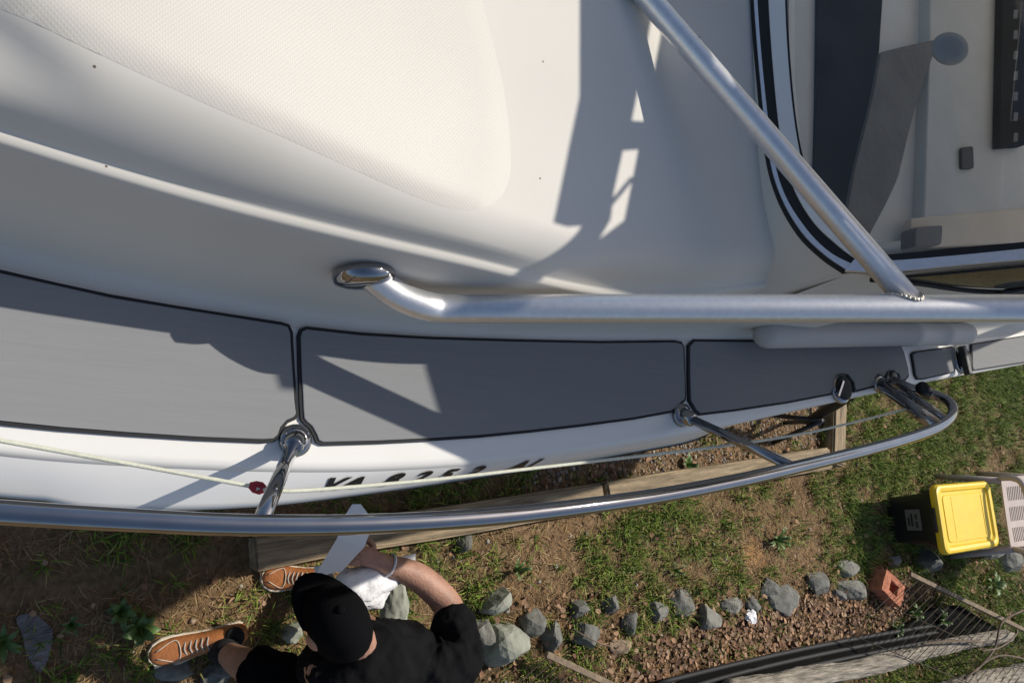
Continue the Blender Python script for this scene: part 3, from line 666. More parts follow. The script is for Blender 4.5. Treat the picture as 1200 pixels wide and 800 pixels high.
# ------------------------------------------------------------------ stones
def stone(px, py, w, h, ht, m, label, seed, rz=0.0, name='edging_stone', group='stones edging the leaf bed', cat='stone'):
    r = random.Random(seed); c = at(px, py, ht * .5)
    a, b = at(px - w/2, py, ht*.5), at(px + w/2, py, ht*.5); a2, b2 = at(px, py - h/2, ht*.5), at(px, py + h/2, ht*.5)
    sx = (a - b).length * .62; sy = (a2 - b2).length * .62
    sx = min(sx, sy * 2.2); bm = bmesh.new(); bmesh.ops.create_icosphere(bm, subdivisions=3, radius=1.0)
    planes = [(Vector((r.gauss(0, 1), r.gauss(0, 1), r.gauss(.3, .6))).normalized(), r.uniform(.55, .85)) for _ in range(9)]
    for v in bm.verts:
        for n, d in planes:
            s = v.co.dot(n) - d
            if s > 0: v.co -= n * s
        k = fbm(v.co.x*3 + seed, v.co.y*3 + v.co.z*2, seed); v.co *= 1 + (k - .5) * .18
        v.co = Vector((v.co.x * sx, v.co.y * sy, v.co.z * ht * .85))
    o = from_bm(name, bm, m); o.location = (c.x, c.y, ht * .10); o.rotation_euler.z = rz
    return tag(o, label, cat, group)
S, D_, P_, Bn = M['stone'], M['stoned'], M['stonep'], M['stoneb']
stone(598, 754, 42, 66, .16, P_, 'largest pale grey-green rock beside the sleeve of the person', 1, .2)
stone(583, 706, 36, 28, .12, P_, 'pale angular rock just above the largest rock', 2, .5)
stone(568, 745, 22, 40, .12, S, 'dark upright rock wedged between the sleeve and the largest rock', 3, .1)
ordn = ['first', 'second', 'third', 'fourth', 'fifth', 'sixth', 'seventh', 'eighth', 'ninth', 'tenth', 'eleventh', 'twelfth', 'thirteenth', 'fourteenth', 'fifteenth', 'sixteenth']
row = [(628, 728, 30, 30, D_, .08), (649, 744, 20, 34, D_, .09), (682, 714, 26, 24, D_, .07), (688, 744, 34, 32, D_, .08), (719, 708, 16, 24, D_, .08), (741, 730, 17, 28, D_, .07), (774, 714, 20, 26, S, .06), (802, 706, 28, 28, D_, .06),
       (834, 724, 22, 32, S, .09), (861, 708, 22, 24, S, .06), (886, 710, 18, 20, D_, .06), (904, 688, 18, 26, D_, .06), (924, 702, 32, 34, D_, .08), (962, 684, 24, 34, D_, .07), (984, 697, 16, 14, D_, .05), (1003, 692, 24, 26, S, .10)]
for i, (x, y, w, h, m, ht) in enumerate(row):
    stone(x, y, w, h, ht, m, f'grey edging stone, {ordn[i]} in the row from the largest rock towards the brick', 10 + i, random.uniform(-.4, .4))
stone(996, 668, 22, 20, .06, S, 'grey stone lying behind the round stone next to the brick', 41)
stone(730, 757, 30, 16, .05, Bn, 'flat brown stone on the leaves below the middle of the stone row', 42)
stone(1050, 657, 40, 14, .04, S, 'flat grey slab along the shadow of the black bin', 43, .1)
stone(1092, 655, 20, 34, .14, D_, 'dark rock standing under the near corner of the yellow lid', 44)
stone(1168, 645, 24, 20, .10, S, 'grey rock between yellow lid and resin chair', 45)
stone(1190, 656, 20, 30, .12, S, 'grey rock under the resin chair at the picture edge', 46)
stone(345, 741, 26, 22, .08, P_, 'pale stone beside the black cap of the person', 47)
stone(548, 634, 18, 26, .08, D_, 'dark rock in the green grass right of the white film', 48)
stone(200, 785, 60, 24, .05, S, 'flat grey stone under the tan shoe', 49)
stone(255, 790, 40, 30, .05, D_, 'dark flat stone between the tan shoe and the black shorts', 50)
# hollow brick
def brick():
    c = at(1036, 688, .05); o = thing('hollow_brick', 'broken terracotta brick with a hole, at the end of the stone row', 'brick', (c.x, c.y, 0), R(-32))
    bm = bmesh.new(); a = [(-.105, -.07), (.105, -.07), (.105, .07), (-.105, .07)]; b = [(-.04, -.032), (.045, -.036), (.05, .034), (-.035, .036)]
    z0, z1 = 0.0, .115; W = WM[o.name]
    V = lambda p, z: bm.verts.new(W @ Vector((p[0], p[1], z)))
    at_, ab, bt, bb = [V(p, z1) for p in a], [V(p, z0) for p in a], [V(p, z1 - .002) for p in b], [V(p, z0) for p in b]
    for i in range(4):
        j = (i+1) % 4
        bm.faces.new((at_[i], at_[j], bt[j], bt[i])); bm.faces.new((ab[i], ab[j], at_[j], at_[i])); bm.faces.new((bt[i], bt[j], bb[j], bb[i])); bm.faces.new((ab[i], bb[i], bb[j], ab[j]))
    bmesh.ops.subdivide_edges(bm, edges=bm.edges[:], cuts=3, use_grid_fill=True)
    for v in bm.verts: v.co += Vector((random.uniform(-1, 1), random.uniform(-1, 1), random.uniform(-1, 1))) * .0025
    from_bm('body', bm, M['terra'], o)
brick()
# white scrap
bm = bmesh.new(); bmesh.ops.create_icosphere(bm, subdivisions=3, radius=.035)
for v in bm.verts:
    v.co *= .35 + 1.3 * fbm(v.co.x*70 + 5, v.co.y*70 + v.co.z*50, 4); v.co.z *= .5; v.co.x *= 1.2
o = from_bm('paper_scrap', bm, M['cloth']); o.location = at(880, 722, .03); tag(o, 'crumpled white paper scrap among the edging stones', 'paper')
# grey cloth strip sunk in the soil
bm = bmesh.new(); Pq = gpoly([(16, 722), (38, 716), (62, 736), (58, 768), (46, 790), (30, 765), (26, 742)])
Pq = round_poly(Pq, .02, 3); f = bm.faces.new([bm.verts.new((p[0], p[1], .012)) for p in Pq]); bmesh.ops.triangulate(bm, faces=[f]); bmesh.ops.subdivide_edges(bm, edges=bm.edges[:], cuts=2)
for v in bm.verts: v.co.z = float(gheight(v.co.x, v.co.y)) + .006 + .008*random.random()
g = bmesh.ops.extrude_face_region(bm, geom=bm.faces[:])
for v in g['geom']:
    if isinstance(v, bmesh.types.BMVert): v.co.z += .003
o = from_bm('ground_cloth', bm, M['fabric']); tag(o, 'strip of grey weed cloth half buried in the soil by the shoe', 'cloth')

# ------------------------------------------------------------------ storage bin
def rrect(lx, ly, r, n=6):
    out = []
    for cx, cy, a0 in ((lx-r, ly-r, 0), (-lx+r, ly-r, 90), (-lx+r, -ly+r, 180), (lx-r, -ly+r, 270)):
        for k in range(n+1): a = R(a0 + 90*k/n); out.append((cx + r*math.cos(a), cy + r*math.sin(a)))
    return out
cl = [at(x, y, .39) for x, y in ((1099, 569), (1165, 563), (1168, 640), (1105, 650))]
cen = sum(cl, Vector()) / 4; rz = math.atan2((cl[1] - cl[0]).y + (cl[2] - cl[3]).y, (cl[1] - cl[0]).x + (cl[2] - cl[3]).x)
bl = ((cl[1]-cl[0]).length + (cl[2]-cl[3]).length) / 4; bw = ((cl[3]-cl[0]).length + (cl[2]-cl[1]).length) / 4
binr = thing('storage_bin', 'black plastic storage bin with a bright yellow snap-on lid', 'bin', (cen.x, cen.y, 0), rz)
WB = WM[binr.name]
def loft(name, rings, mat_, parent, W, cap0=True, cap1=True):
    bm = bmesh.new(); Vv = [[bm.verts.new(W @ Vector((p[0], p[1], z))) for p in P] for P, z in rings]
    for i in range(len(Vv)-1):
        n = len(Vv[i])
        for k in range(n): bm.faces.new((Vv[i][k], Vv[i][(k+1) % n], Vv[i+1][(k+1) % n], Vv[i+1][k]))
    if cap0: bm.faces.new(Vv[0][::-1])
    if cap1: bm.faces.new(Vv[-1])
    return from_bm(name, bm, mat_, parent)
body = loft('body', [(rrect(bl-.075, bw-.07, .04), .0), (rrect(bl-.045, bw-.045, .04), .28), (rrect(bl-.03, bw-.03, .04), .285), (rrect(bl-.025, bw-.025, .04), .345)], M['blackplastic'], binr, WB)
lid = loft('lid', [(rrect(bl-.004, bw-.004, .05), .345), (rrect(bl, bw, .05), .35), (rrect(bl, bw, .05), .372), (rrect(bl-.008, bw-.008, .046), .388), (rrect(bl-.022, bw-.022, .042), .391), (rrect(bl-.04, bw-.04, .036), .388), (rrect(bl-.052, bw-.05, .032), .376), (rrect(bl-.075, bw-.066, .03), .376), (rrect(bl-.08, bw-.07, .028), .381)], M['yellow'], binr, WB)
box('lid_seam', (-.16, 0, .3815), (.006, bw*2-.16, .002), M['yellow'], lid, WB); box('lid_rib', (.20, 0, .3822), (.008, bw*2-.17, .003), M['yellow'], lid, WB)
box('handle_clip', (bl+.004, 0, .36), (.035, .15, .03), M['blackplastic'], binr, WB, .004); box('handle_clip', (-bl-.002, 0, .352), (.02, .15, .03), M['blackplastic'], binr, WB, .004)
lb = box('sticker', (-bl+.046, 0.0, .19), (.004, .13, .10), M['label'], body, WB)
for dy, dz, w in ((-.03, .02, .04), (.02, .02, .03), (0, -.01, .08), (-.01, -.03, .05)): box('print', (-bl+.0435, dy, .19 + dz), (.002, w, .012), M['blackplastic'], lb, WB)

# ------------------------------------------------------------------ resin chair
cc = at(1183, 600, .42); chair = thing('resin_chair', 'taupe resin garden chair with slotted seat behind the yellow lid', 'chair', (cc.x + .20, cc.y, 0), R(4))
WC = WM[chair.name]
bm = bmesh.new(); NX, NY = 19, 9; sw, sl = .25, .24
xs = np.linspace(-sw, sw, 38); 
# seat as a plate with slots cut in three rows
cellx = []; 
def seat_solid(x, y):
    if abs(y) > .20 or abs(x) > .20: return True
    rowc = (y + .20) / .1333; fr = rowc - math.floor(rowc)
    if fr < .16 or fr > .84: return True
    return (int(math.floor((x + .20) / .0125)) % 2) == 0
gxs = [-.25, -.225] + [-.20 + .0125*i for i in range(33)] + [.225, .25]; gys = [-.24, -.22, -.20] + [-.20 + .1333*(j + f) for j in range(3) for f in (.16, .5, .84, 1.0)] + [.22, .24]
vid = {}
def SV(i, j):
    if (i, j) not in vid:
        x, y = gxs[i], gys[j]; z = .42 - .015*math.cos(x/.25*1.4)*math.cos(y/.24*1.4) + (.02*(y+.1) if True else 0)
        if abs(x) > .24 and abs(y) > .23: x *= .94; y *= .95
        vid[(i, j)] = bm.verts.new(WC @ Vector((x, y, z)))
    return vid[(i, j)]
for i in range(len(gxs)-1):
    for j in range(len(gys)-1):
        if seat_solid((gxs[i]+gxs[i+1])/2, (gys[j]+gys[j+1])/2): bm.faces.new((SV(i, j), SV(i+1, j), SV(i+1, j+1), SV(i, j+1)))
g = bmesh.ops.extrude_face_region(bm, geom=bm.faces[:])
for v in g['geom']:
    if isinstance(v, bmesh.types.BMVert): v.co.z -= .01
from_bm('seat', bm, M['taupe'], chair)
bm = bmesh.new(); box_bm(bm, (0, .235, .385), (.48, .02, .06), WC, .006); from_bm('apron', bm, M['taupe'], chair)
bk = []
for i in range(9):
    x = -.20 + .05*i; hgt = .86 - .10*(x/.2)**2
    bm = bmesh.new(); tube_bm(bm, [WC @ Vector((x*.9, -.22, .42)), WC @ Vector((x*.95, -.27, .62)), WC @ Vector((x, -.33, hgt))], [.012, .011, .012], 8); from_bm('back_slat', bm, M['taupe'], chair, True)
bm = bmesh.new(); tube_bm(bm, spline([WC @ Vector(p) for p in ((-.23, -.22, .42), (-.24, -.28, .66), (-.2, -.33, .78), (0, -.345, .88), (.2, -.33, .78), (.24, -.28, .66), (.23, -.22, .42))], 6), .018, 10); from_bm('back_frame', bm, M['taupe'], chair, True)
for sx in (-1, 1):
    bm = bmesh.new(); tube_bm(bm, spline([WC @ Vector(p) for p in ((sx*.25, -.27, .60), (sx*.255, -.1, .58), (sx*.25, .1, .57), (sx*.25, .2, .55), (sx*.25, .235, .50), (sx*.25, .24, .42))], 6), [.021], 10) if False else tube_bm(bm, spline([WC @ Vector(p) for p in ((sx*.25, -.27, .60), (sx*.255, -.1, .58), (sx*.25, .1, .57), (sx*.25, .2, .55), (sx*.25, .235, .50), (sx*.25, .24, .42))], 6), .02, 10)
    from_bm('armrest', bm, M['taupe'], chair, True)
    for sy in (-1, 1):
        bm = bmesh.new(); tube_bm(bm, [WC @ Vector((sx*.235, sy*.22, .42)), WC @ Vector((sx*.26, sy*.25, .2)), WC @ Vector((sx*.285, sy*.275, 0))], [.024, .021, .019], 10); from_bm('leg', bm, M['taupe'], chair, True)

# ------------------------------------------------------------------ logs, pipes, wire grates, twigs
def log(p0, p1, r0, r1, label, seed):
    p0, p1 = Vector(p0), Vector(p1); n = 110; pts = [p0.lerp(p1, i/n) for i in range(n+1)]
    for i, p in enumerate(pts): p.z += .008*math.sin(i*.11+seed); p.y += .012*math.sin(i*.07+seed)
    rs = [(r0 + (r1-r0)*i/n) * (1 + .06*math.sin(i*.23+seed) + .05*float(vnoise(i*.2, seed, seed))) for i in range(n+1)]; rs[0] *= .8; rs[-1] *= .7
    bm = bmesh.new(); rg = tube_bm(bm, pts, rs, 44)
    bm.normal_update(); mv = []
    for i, ring in enumerate(rg):
        for k, v in enumerate(ring):
            c = math.cos(2*math.pi*k/44)*3.2; d = math.sin(2*math.pi*k/44)*3.2
            mv.append((v, v.normal * ((fbm(i*.10 + c*1.4, d*1.4 + seed, seed) - .5) * .026 + (fbm(i*.35 + 9, (c + 3)*3 + d*5, seed + 4) - .5) * .014)))
    for v, d in mv: v.co += d
    o = from_bm('driftwood_log', bm, M['log'], None, True); o.data.transform(Matrix.Translation(-p0)); o.location = p0
    ax = (p1-p0); return tag(o, label, 'log', 'logs lying at the edge of the yard')
log(at(850, 812, .09), at(1183, 744, .10), .055, .036, 'grey weathered log with a broken end beside the wire grate', 2)
log(at(1040, 830, .09), at(1290, 765, .10), .07, .055, 'second grey log in the picture corner under the twigs', 5)
for i, (dy, lab) in enumerate(((0, 'uppermost thin black hose beside the log and the leaf litter'), (13, 'middle thin black hose beside the log'), (27, 'lowest thin black hose tucked against the log'))):
    tag(tube('black_hose', spline([at(770 + i*12, 800 + dy, .05), at(860, 778 + dy*.9, .06), at(960, 756 + dy*.8, .06), at(1060, 738 + dy*.7, .055), at(1130, 727 + dy*.6, .03)], 6), .013, M['black'], None, 10), lab, 'hose', 'black hoses along the log')
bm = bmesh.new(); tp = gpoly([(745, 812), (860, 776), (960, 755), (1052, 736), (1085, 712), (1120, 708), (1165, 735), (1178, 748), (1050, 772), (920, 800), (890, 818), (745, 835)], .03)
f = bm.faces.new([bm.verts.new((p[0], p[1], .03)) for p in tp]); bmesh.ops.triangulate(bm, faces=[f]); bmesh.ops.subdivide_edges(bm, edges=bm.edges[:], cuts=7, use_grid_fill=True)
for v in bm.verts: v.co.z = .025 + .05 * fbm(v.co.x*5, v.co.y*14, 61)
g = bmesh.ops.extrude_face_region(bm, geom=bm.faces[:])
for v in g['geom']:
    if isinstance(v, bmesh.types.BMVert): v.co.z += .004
tag(from_bm('black_shade_sheet', bm, mat('shade_black', (.008, .008, .008), .95, spec=.05), None, True), 'deep shade put in as a crumpled tarp lying under the hoses beside the log', 'shade_sheet')  # dark sheet standing in for the deep shade under hoses and grate
def grate(pa, pb, wd, n, label, z0, group='wire grates at the edge of the leaf bed'):
    a, b = at(*pa, z0), at(*pb, z0); t = thing('wire_grate', label, 'grate', (a.x, a.y, 0), 0, group)
    wd = Vector(wd)
    box_d = (b - a); L = box_d.length; rzz = math.atan2(box_d.y, box_d.x)
    box('rim', (L/2, 0, 0), (L, .028, .022), M['slat'], t, Matrix.Translation(a) @ Matrix.Rotation(rzz, 4, 'Z'), .003)
    e = a + wd; f_ = b + wd
    tube('cross_wire', [e, f_], .0035, M['wire'], t, 6); tube('cross_wire', [a + wd*.5, b + wd*.5], .003, M['wire'], t, 6)
    for i in range(n):
        p = a.lerp(b, (i+.5)/n); q = p + wd; tube('wire', [p, p.lerp(q, .5), q], .0022, M['wire'], t, 6)
grate((1066, 672), (1230, 752), (-.75, -.30, .03), 24, 'brown rimmed wire grate casting striped shade beside the brick', .13)
grate((640, 766), (760, 822), (-.40, -.22, .02), 16, 'small brown rimmed wire grate at the bottom edge near the largest rock', .13)
def twig(pts, r, label):
    tag(tube('twig', spline([at(*p) for p in pts], 6), r, M['twig'], None, 7), label, 'twig', 'twigs over the logs')
twig([(1080, 754, .17), (1110, 751, .2), (1150, 751, .19)], .007, 'pale twig lying across the near log')
twig([(1140, 790, .2), (1165, 760, .24), (1175, 728, .25), (1205, 712, .22)], .007, 'upright forked twig rising by the end of the near log')
twig([(1150, 762, .24), (1172, 758, .24), (1190, 744, .2), (1192, 738, .18)], .006, 'crooked twig with a pale cut end beside the log end')
twig([(1130, 795, .2), (1170, 768, .22), (1215, 775, .2)], .006, 'thin twig crossing the dark gap between the two logs')
twig([(636, 716, .03), (662, 690, .06), (690, 688, .07), (715, 665, .05)], .004, 'thin dark stick standing behind the edging stones') if False else None
twig([(672, 737, .08), (700, 752, .09), (716, 757, .08)], .003, 'pale straw stem across the dark edging stone')

# ------------------------------------------------------------------ weeds one can pick out
def weed(px, py, r, n, label, wl=.45, ht=.05):
    c = at(px, py, 0); t = thing('weed_plant', label, 'weed', c, 0, 'broad-leaved weeds in the grass')
    rr = random.Random(int(px*7 + py))
    for i in range(n):
        a = 2*math.pi*i/n + rr.uniform(-.3, .3); L = r * rr.uniform(.7, 1.1); w = L * wl * .5; h = ht * rr.uniform(.5, 1.4)
        bm = bmesh.new(); rows = []
        for k in range(6):
            u = k/5; ww = w * math.sin(math.pi * (.12 + .86*u)**.8) ; x = L*u; z = .01 + h*math.sin(u*2.2)
            rows.append([bm.verts.new(c + Matrix.Rotation(a, 3, 'Z') @ Vector((x, s*ww, z + abs(s)*ww*.35))) for s in (-1, 0, 1)])
        for k in range(5):
            for s in range(2): bm.faces.new((rows[k][s], rows[k][s+1], rows[k+1][s+1], rows[k+1][s]))
        from_bm('leaf', bm, M['plant'], t, True)
weed(140, 715, .055, 8, 'leafy green weed at the shadow edge left of the tan shoe', .5)
weed(162, 737, .065, 9, 'larger broad-leaved weed just behind the toe of the tan shoe', .6)
weed(82, 730, .045, 7, 'small green weed in the bare soil near the grey cloth', .25)
weed(3, 752, .06, 8, 'green weed at the left edge of the picture', .3)
weed(905, 632, .085, 12, 'bright green tuft in the middle of the lawn', .22, .08)
weed(802, 545, .07, 8, 'dark green weed at the gravel edge behind the rail brace', .45)
weed(785, 668, .05, 9, 'bright green tuft just above the stone row', .22, .06)
weed(1160, 683, .10, 9, 'light green weed between wire grate and resin chair', .4)
weed(1062, 716, .06, 15, 'dark green weed just below the terracotta brick', .35, .07)
weed(1092, 724, .065, 15, 'dark green weed between brick and wire grate', .3, .08)
weed(1042, 736, .055, 14, 'low green weed at the edge of the leaf litter near the brick', .35, .06)
weed(600, 668, .06, 8, 'yellow-green tuft above the largest rock', .25, .06)

# ------------------------------------------------------------------ uncountable ground cover
def scatter_mesh(name, verts, faces, tints, mat_, label, cat):
    me = bpy.data.meshes.new(name); nv = len(verts)
    me.vertices.add(nv); me.vertices.foreach_set('co', verts.astype(np.float32).ravel())
    nf, k = faces.shape; me.loops.add(nf*k); me.loops.foreach_set('vertex_index', faces.astype(np.int32).ravel())
    me.polygons.add(nf); me.polygons.foreach_set('loop_start', np.arange(0, nf*k, k, dtype=np.int32)); me.polygons.foreach_set('loop_total', np.full(nf, k, np.int32))
    me.update(calc_edges=True)
    ca = me.color_attributes.new('tint', 'FLOAT_COLOR', 'POINT'); ca.data.foreach_set('color', np.concatenate([tints, np.ones((nv, 1))], 1).astype(np.float32).ravel())
    o = link(name, me, mat_); return tag(o, label, cat, kind='stuff')
BINP = [Vector((cen.x, cen.y)) + Vector((x*math.cos(rz)-y*math.sin(rz), x*math.sin(rz)+y*math.cos(rz))) for x, y in ((-bl+.06, -bw+.06), (bl-.06, -bw+.06), (bl-.06, bw-.06), (-bl+.06, bw-.06))]
tA, tB = Vector(TA[:2]), Vector(TC[:2])
def blocked(x, y):
    b = in_poly(x, y, [tuple(p) for p in BINP])
    dx, dy = (tB - tA).normalized(); dist = np.abs((x - tA.x)*(-dy) + (y - tA.y)*dx); b |= (dist < .05) & (x < tA.x)
    return b
def area(n):
    x = rng.uniform(-.6, 7.6, n); y = rng.uniform(-1.5, 2.0, n)
    lim = (y < .32 + .23*x - .05*(x < 2)) & (y > -.75 - .11*x); return x[lim], y[lim]
def blades(n, lmin, lmax, wid, lean, prob, cols, name, mat_, label, cat, hmul=1.0):
    x, y = area(n); k = (rng.random(len(x)) < prob(x, y)) & ~blocked(x, y); x, y = x[k], y[k]; n = len(x)
    z = gheight(x, y); L = rng.uniform(lmin, lmax, n); a = rng.uniform(0, 2*np.pi, n); ln = rng.uniform(*lean, n); w = wid * rng.uniform(.6, 1.3, n)
    cv = rng.uniform(-.5, .5, n)
    dx, dy = np.cos(a), np.sin(a); px, py = -dy, dx
    V = np.zeros((n, 5, 3)); b = np.stack([x, y, z - .004], 1); side = np.stack([px, py, np.zeros(n)], 1)
    h1 = np.sin(ln)*L*.55; f1 = np.cos(ln)*L*.55; ln2 = ln*.55; h2 = h1 + np.sin(ln2)*L*.45; f2 = f1 + np.cos(ln2)*L*.45
    mid = b + np.stack([dx*f1 + px*cv*L*.08, dy*f1 + py*cv*L*.08, h1 + .004], 1); tip = b + np.stack([dx*f2 + px*cv*L*.3, dy*f2 + py*cv*L*.3, h2 + .004], 1)
    V[:, 0] = b - side*(w*.5)[:, None]; V[:, 1] = b + side*(w*.5)[:, None]; V[:, 2] = mid + side*(w*.42)[:, None]; V[:, 3] = mid - side*(w*.42)[:, None]; V[:, 4] = tip
    i0 = np.arange(n)*5; T = np.concatenate([np.stack([i0, i0+1, i0+2], 1), np.stack([i0, i0+2, i0+3], 1), np.stack([i0+3, i0+2, i0+4], 1)])
    c = np.array(cols)[rng.integers(0, len(cols), n)] * rng.uniform(.65, 1.3, n)[:, None]; c = np.repeat(c[:, None, :], 5, 1).reshape(-1, 3)
    return scatter_mesh(name, V.reshape(-1, 3), T, c, mat_, label, cat)
blades(420000, .025, .095, .0052, (.35, 1.4), lambda x, y: np.clip((greenness(x, y) - .05 + .9*(vnoise(x*17, y*17, 77) - .5))*2.2, .0, .95),
       [(.145, .23, .026), (.10, .17, .02), (.21, .28, .042), (.065, .115, .015), (.25, .24, .07)], 'grass', M['grass'], 'short green grass growing in patches on the soil', 'grass')
blades(260000, .03, .10, .0030, (.02, .35), lambda x, y: np.clip(.75 - greenness(x, y)*1.0, .25, .8),
       [(.32, .205, .10), (.24, .15, .07), (.40, .28, .155), (.16, .095, .048), (.27, .155, .07)], 'dry_grass', M['straw'], 'dry brown grass and straw matted over the soil', 'dry grass')
def leaves(n, polys, smin, smax):
    x, y = area(n); k = np.zeros(len(x), bool)
    for P, p in polys: k |= in_poly(x, y, P) & (rng.random(len(x)) < p) if P is not None else (rng.random(len(x)) < p)
    k &= ~blocked(x, y); x, y = x[k], y[k]; n = len(x); s = rng.uniform(smin, smax, n); a = rng.uniform(0, 6.28, n); w = s*rng.uniform(.25, .5, n)
    tx, ty, c = rng.uniform(-.5, .5, n), rng.uniform(-.5, .5, n), rng.uniform(.1, .5, n)
    loc = np.array([[-1, 0, 0], [-.4, 1, 1], [.45, .85, 1], [1, 0, .3], [.45, -.85, 1], [-.4, -1, 1], [0, 0, 0]]); V = np.zeros((n, 7, 3))
    u = loc[None, :, 0]*s[:, None]*.5; v = loc[None, :, 1]*w[:, None]; zz = loc[None, :, 2]*(c*w)[:, None]
    V[:, :, 0] = x[:, None] + u*np.cos(a)[:, None] - v*np.sin(a)[:, None]; V[:, :, 1] = y[:, None] + u*np.sin(a)[:, None] + v*np.cos(a)[:, None]
    V[:, :, 2] = gheight(x, y)[:, None] + .012 + rng.uniform(0, .02, n)[:, None] + zz + u*tx[:, None] + v*ty[:, None]
    i0 = np.arange(n)*7; T = np.concatenate([np.stack([i0+j, i0+(j+1) % 6, i0+6], 1) for j in range(6)])
    cols = np.array([(.26, .145, .08), (.19, .105, .062), (.36, .22, .13), (.12, .065, .042), (.30, .20, .13)])
    c = cols[rng.integers(0, 5, n)] * rng.uniform(.7, 1.3, n)[:, None]
    return scatter_mesh('leaf_litter', V.reshape(-1, 3), T, np.repeat(c[:, None], 7, 1).reshape(-1, 3), M['leaf'], 'brown fallen leaves heaped beyond the stone row', 'leaves')
leaves(150000, [(BED, .10), (LITTER, .6), (GRAVEL, .09), (None, .010)], .012, .034)
def gravel(n):
    x, y = area(n); k = (in_poly(x, y, GRAVEL) & (rng.random(len(x)) < .75)) | (rng.random(len(x)) < .012); k &= ~blocked(x, y); x, y = x[k], y[k]; n = len(x)
    oc = np.array([[1, 0, 0], [0, 1, 0], [-1, 0, 0], [0, -1, 0], [0, 0, 1], [0, 0, -1]], float); s = rng.uniform(.005, .016, n)
    V = oc[None] * rng.uniform(.6, 1.3, (n, 6, 3)) * s[:, None, None]; a = rng.uniform(0, 6.28, n); X = V[:, :, 0]*np.cos(a)[:, None] - V[:, :, 1]*np.sin(a)[:, None]; Yv = V[:, :, 0]*np.sin(a)[:, None] + V[:, :, 1]*np.cos(a)[:, None]
    V[:, :, 0] = X + x[:, None]; V[:, :, 1] = Yv + y[:, None]; V[:, :, 2] = V[:, :, 2]*.7 + (gheight(x, y) + s*.3)[:, None]
    i0 = np.arange(n)*6; T = np.concatenate([np.stack([i0+j, i0+(j+1) % 4, i0+4], 1) for j in range(4)] + [np.stack([i0+(j+1) % 4, i0+j, i0+5], 1) for j in range(4)])
    cols = np.array([(.30, .28, .26), (.22, .21, .20), (.42, .38, .33), (.30, .22, .15)]); c = cols[rng.integers(0, 4, n)] * rng.uniform(.7, 1.3, n)[:, None]
    return scatter_mesh('gravel', V.reshape(-1, 3), T, np.repeat(c[:, None], 6, 1).reshape(-1, 3), M['gravel'], 'grey gravel strip between timber and boat shadow', 'gravel')
gravel(70000)

# ------------------------------------------------------------------ person crouching by the hull
man = thing('person', 'person in black cap, black shirt and shorts crouching by the hull, wiping it', 'person', (at(440, 800, 0).x, at(440, 800, 0).y, 0))
def skin(name, joints, bones, mat_, parent, root=None, sub=2, wr_=0):
    names = list(joints); me = bpy.data.meshes.new(name)
    me.from_pydata([joints[n][0] for n in names], [(names.index(a), names.index(b)) for a, b in bones], [])
    me.materials.append(mat_); o = link(name, me, None, parent)
    md = o.modifiers.new('skin', 'SKIN'); md.use_smooth_shade = True; md.branch_smoothing = .6
    for n, sv in zip(names, me.skin_vertices[0].data):
        r = joints[n][1]; sv.radius = r if isinstance(r, tuple) else (r, r)
        sv.use_root = (n == (root or names[0]))
    s = o.modifiers.new('sub', 'SUBSURF'); s.levels = sub; s.render_levels = sub
    if wr_:
        tx = bpy.data.textures.new('folds', 'CLOUDS'); tx.noise_scale = .055; tx.noise_depth = 2
        dm = o.modifiers.new('folds', 'DISPLACE'); dm.texture = tx; dm.strength = wr_; dm.texture_coords = 'GLOBAL'; dm.mid_level = .5
    return o
V = lambda x, y, z: at(x, y, z)
J = dict(pelvis=(V(478, 850, .36), .135), waist=(V(472, 826, .55), .13), chest=(V(458, 785, .78), .15), upper=(V(450, 768, .93), .125), neck=(V(428, 752, 1.02), .05), skull=(V(412, 738, 1.08), .052), head=(V(394, 726, 1.12), .066),
         shR=(V(540, 782, .97), .075), elR=(V(526, 706, .88), .05), faR=(V(490, 674, .89), .046), wrR=(V(446, 658, .90), .031),
         shL=(V(378, 792, .93), .07), elL=(V(372, 770, .66), .048), wrL=(V(415, 738, .70), .032),
         hipL=(V(420, 846, .33), .10), knL=(V(305, 786, .44), .07), caL=(V(283, 776, .28), .056), anL=(V(262, 762, .09), .038),
         hipR=(V(520, 848, .34), .10), knR=(V(450, 752, .46), .07), caR=(V(405, 726, .28), .056), anR=(V(366, 686, .09), .038))
Bn_ = [('pelvis', 'waist'), ('waist', 'chest'), ('chest', 'upper'), ('upper', 'neck'), ('neck', 'skull'), ('skull', 'head'), ('upper', 'shR'), ('shR', 'elR'), ('elR', 'faR'), ('faR', 'wrR'),
       ('upper', 'shL'), ('shL', 'elL'), ('elL', 'wrL'), ('pelvis', 'hipL'), ('hipL', 'knL'), ('knL', 'caL'), ('caL', 'anL'), ('pelvis', 'hipR'), ('hipR', 'knR'), ('knR', 'caR'), ('caR', 'anR')]
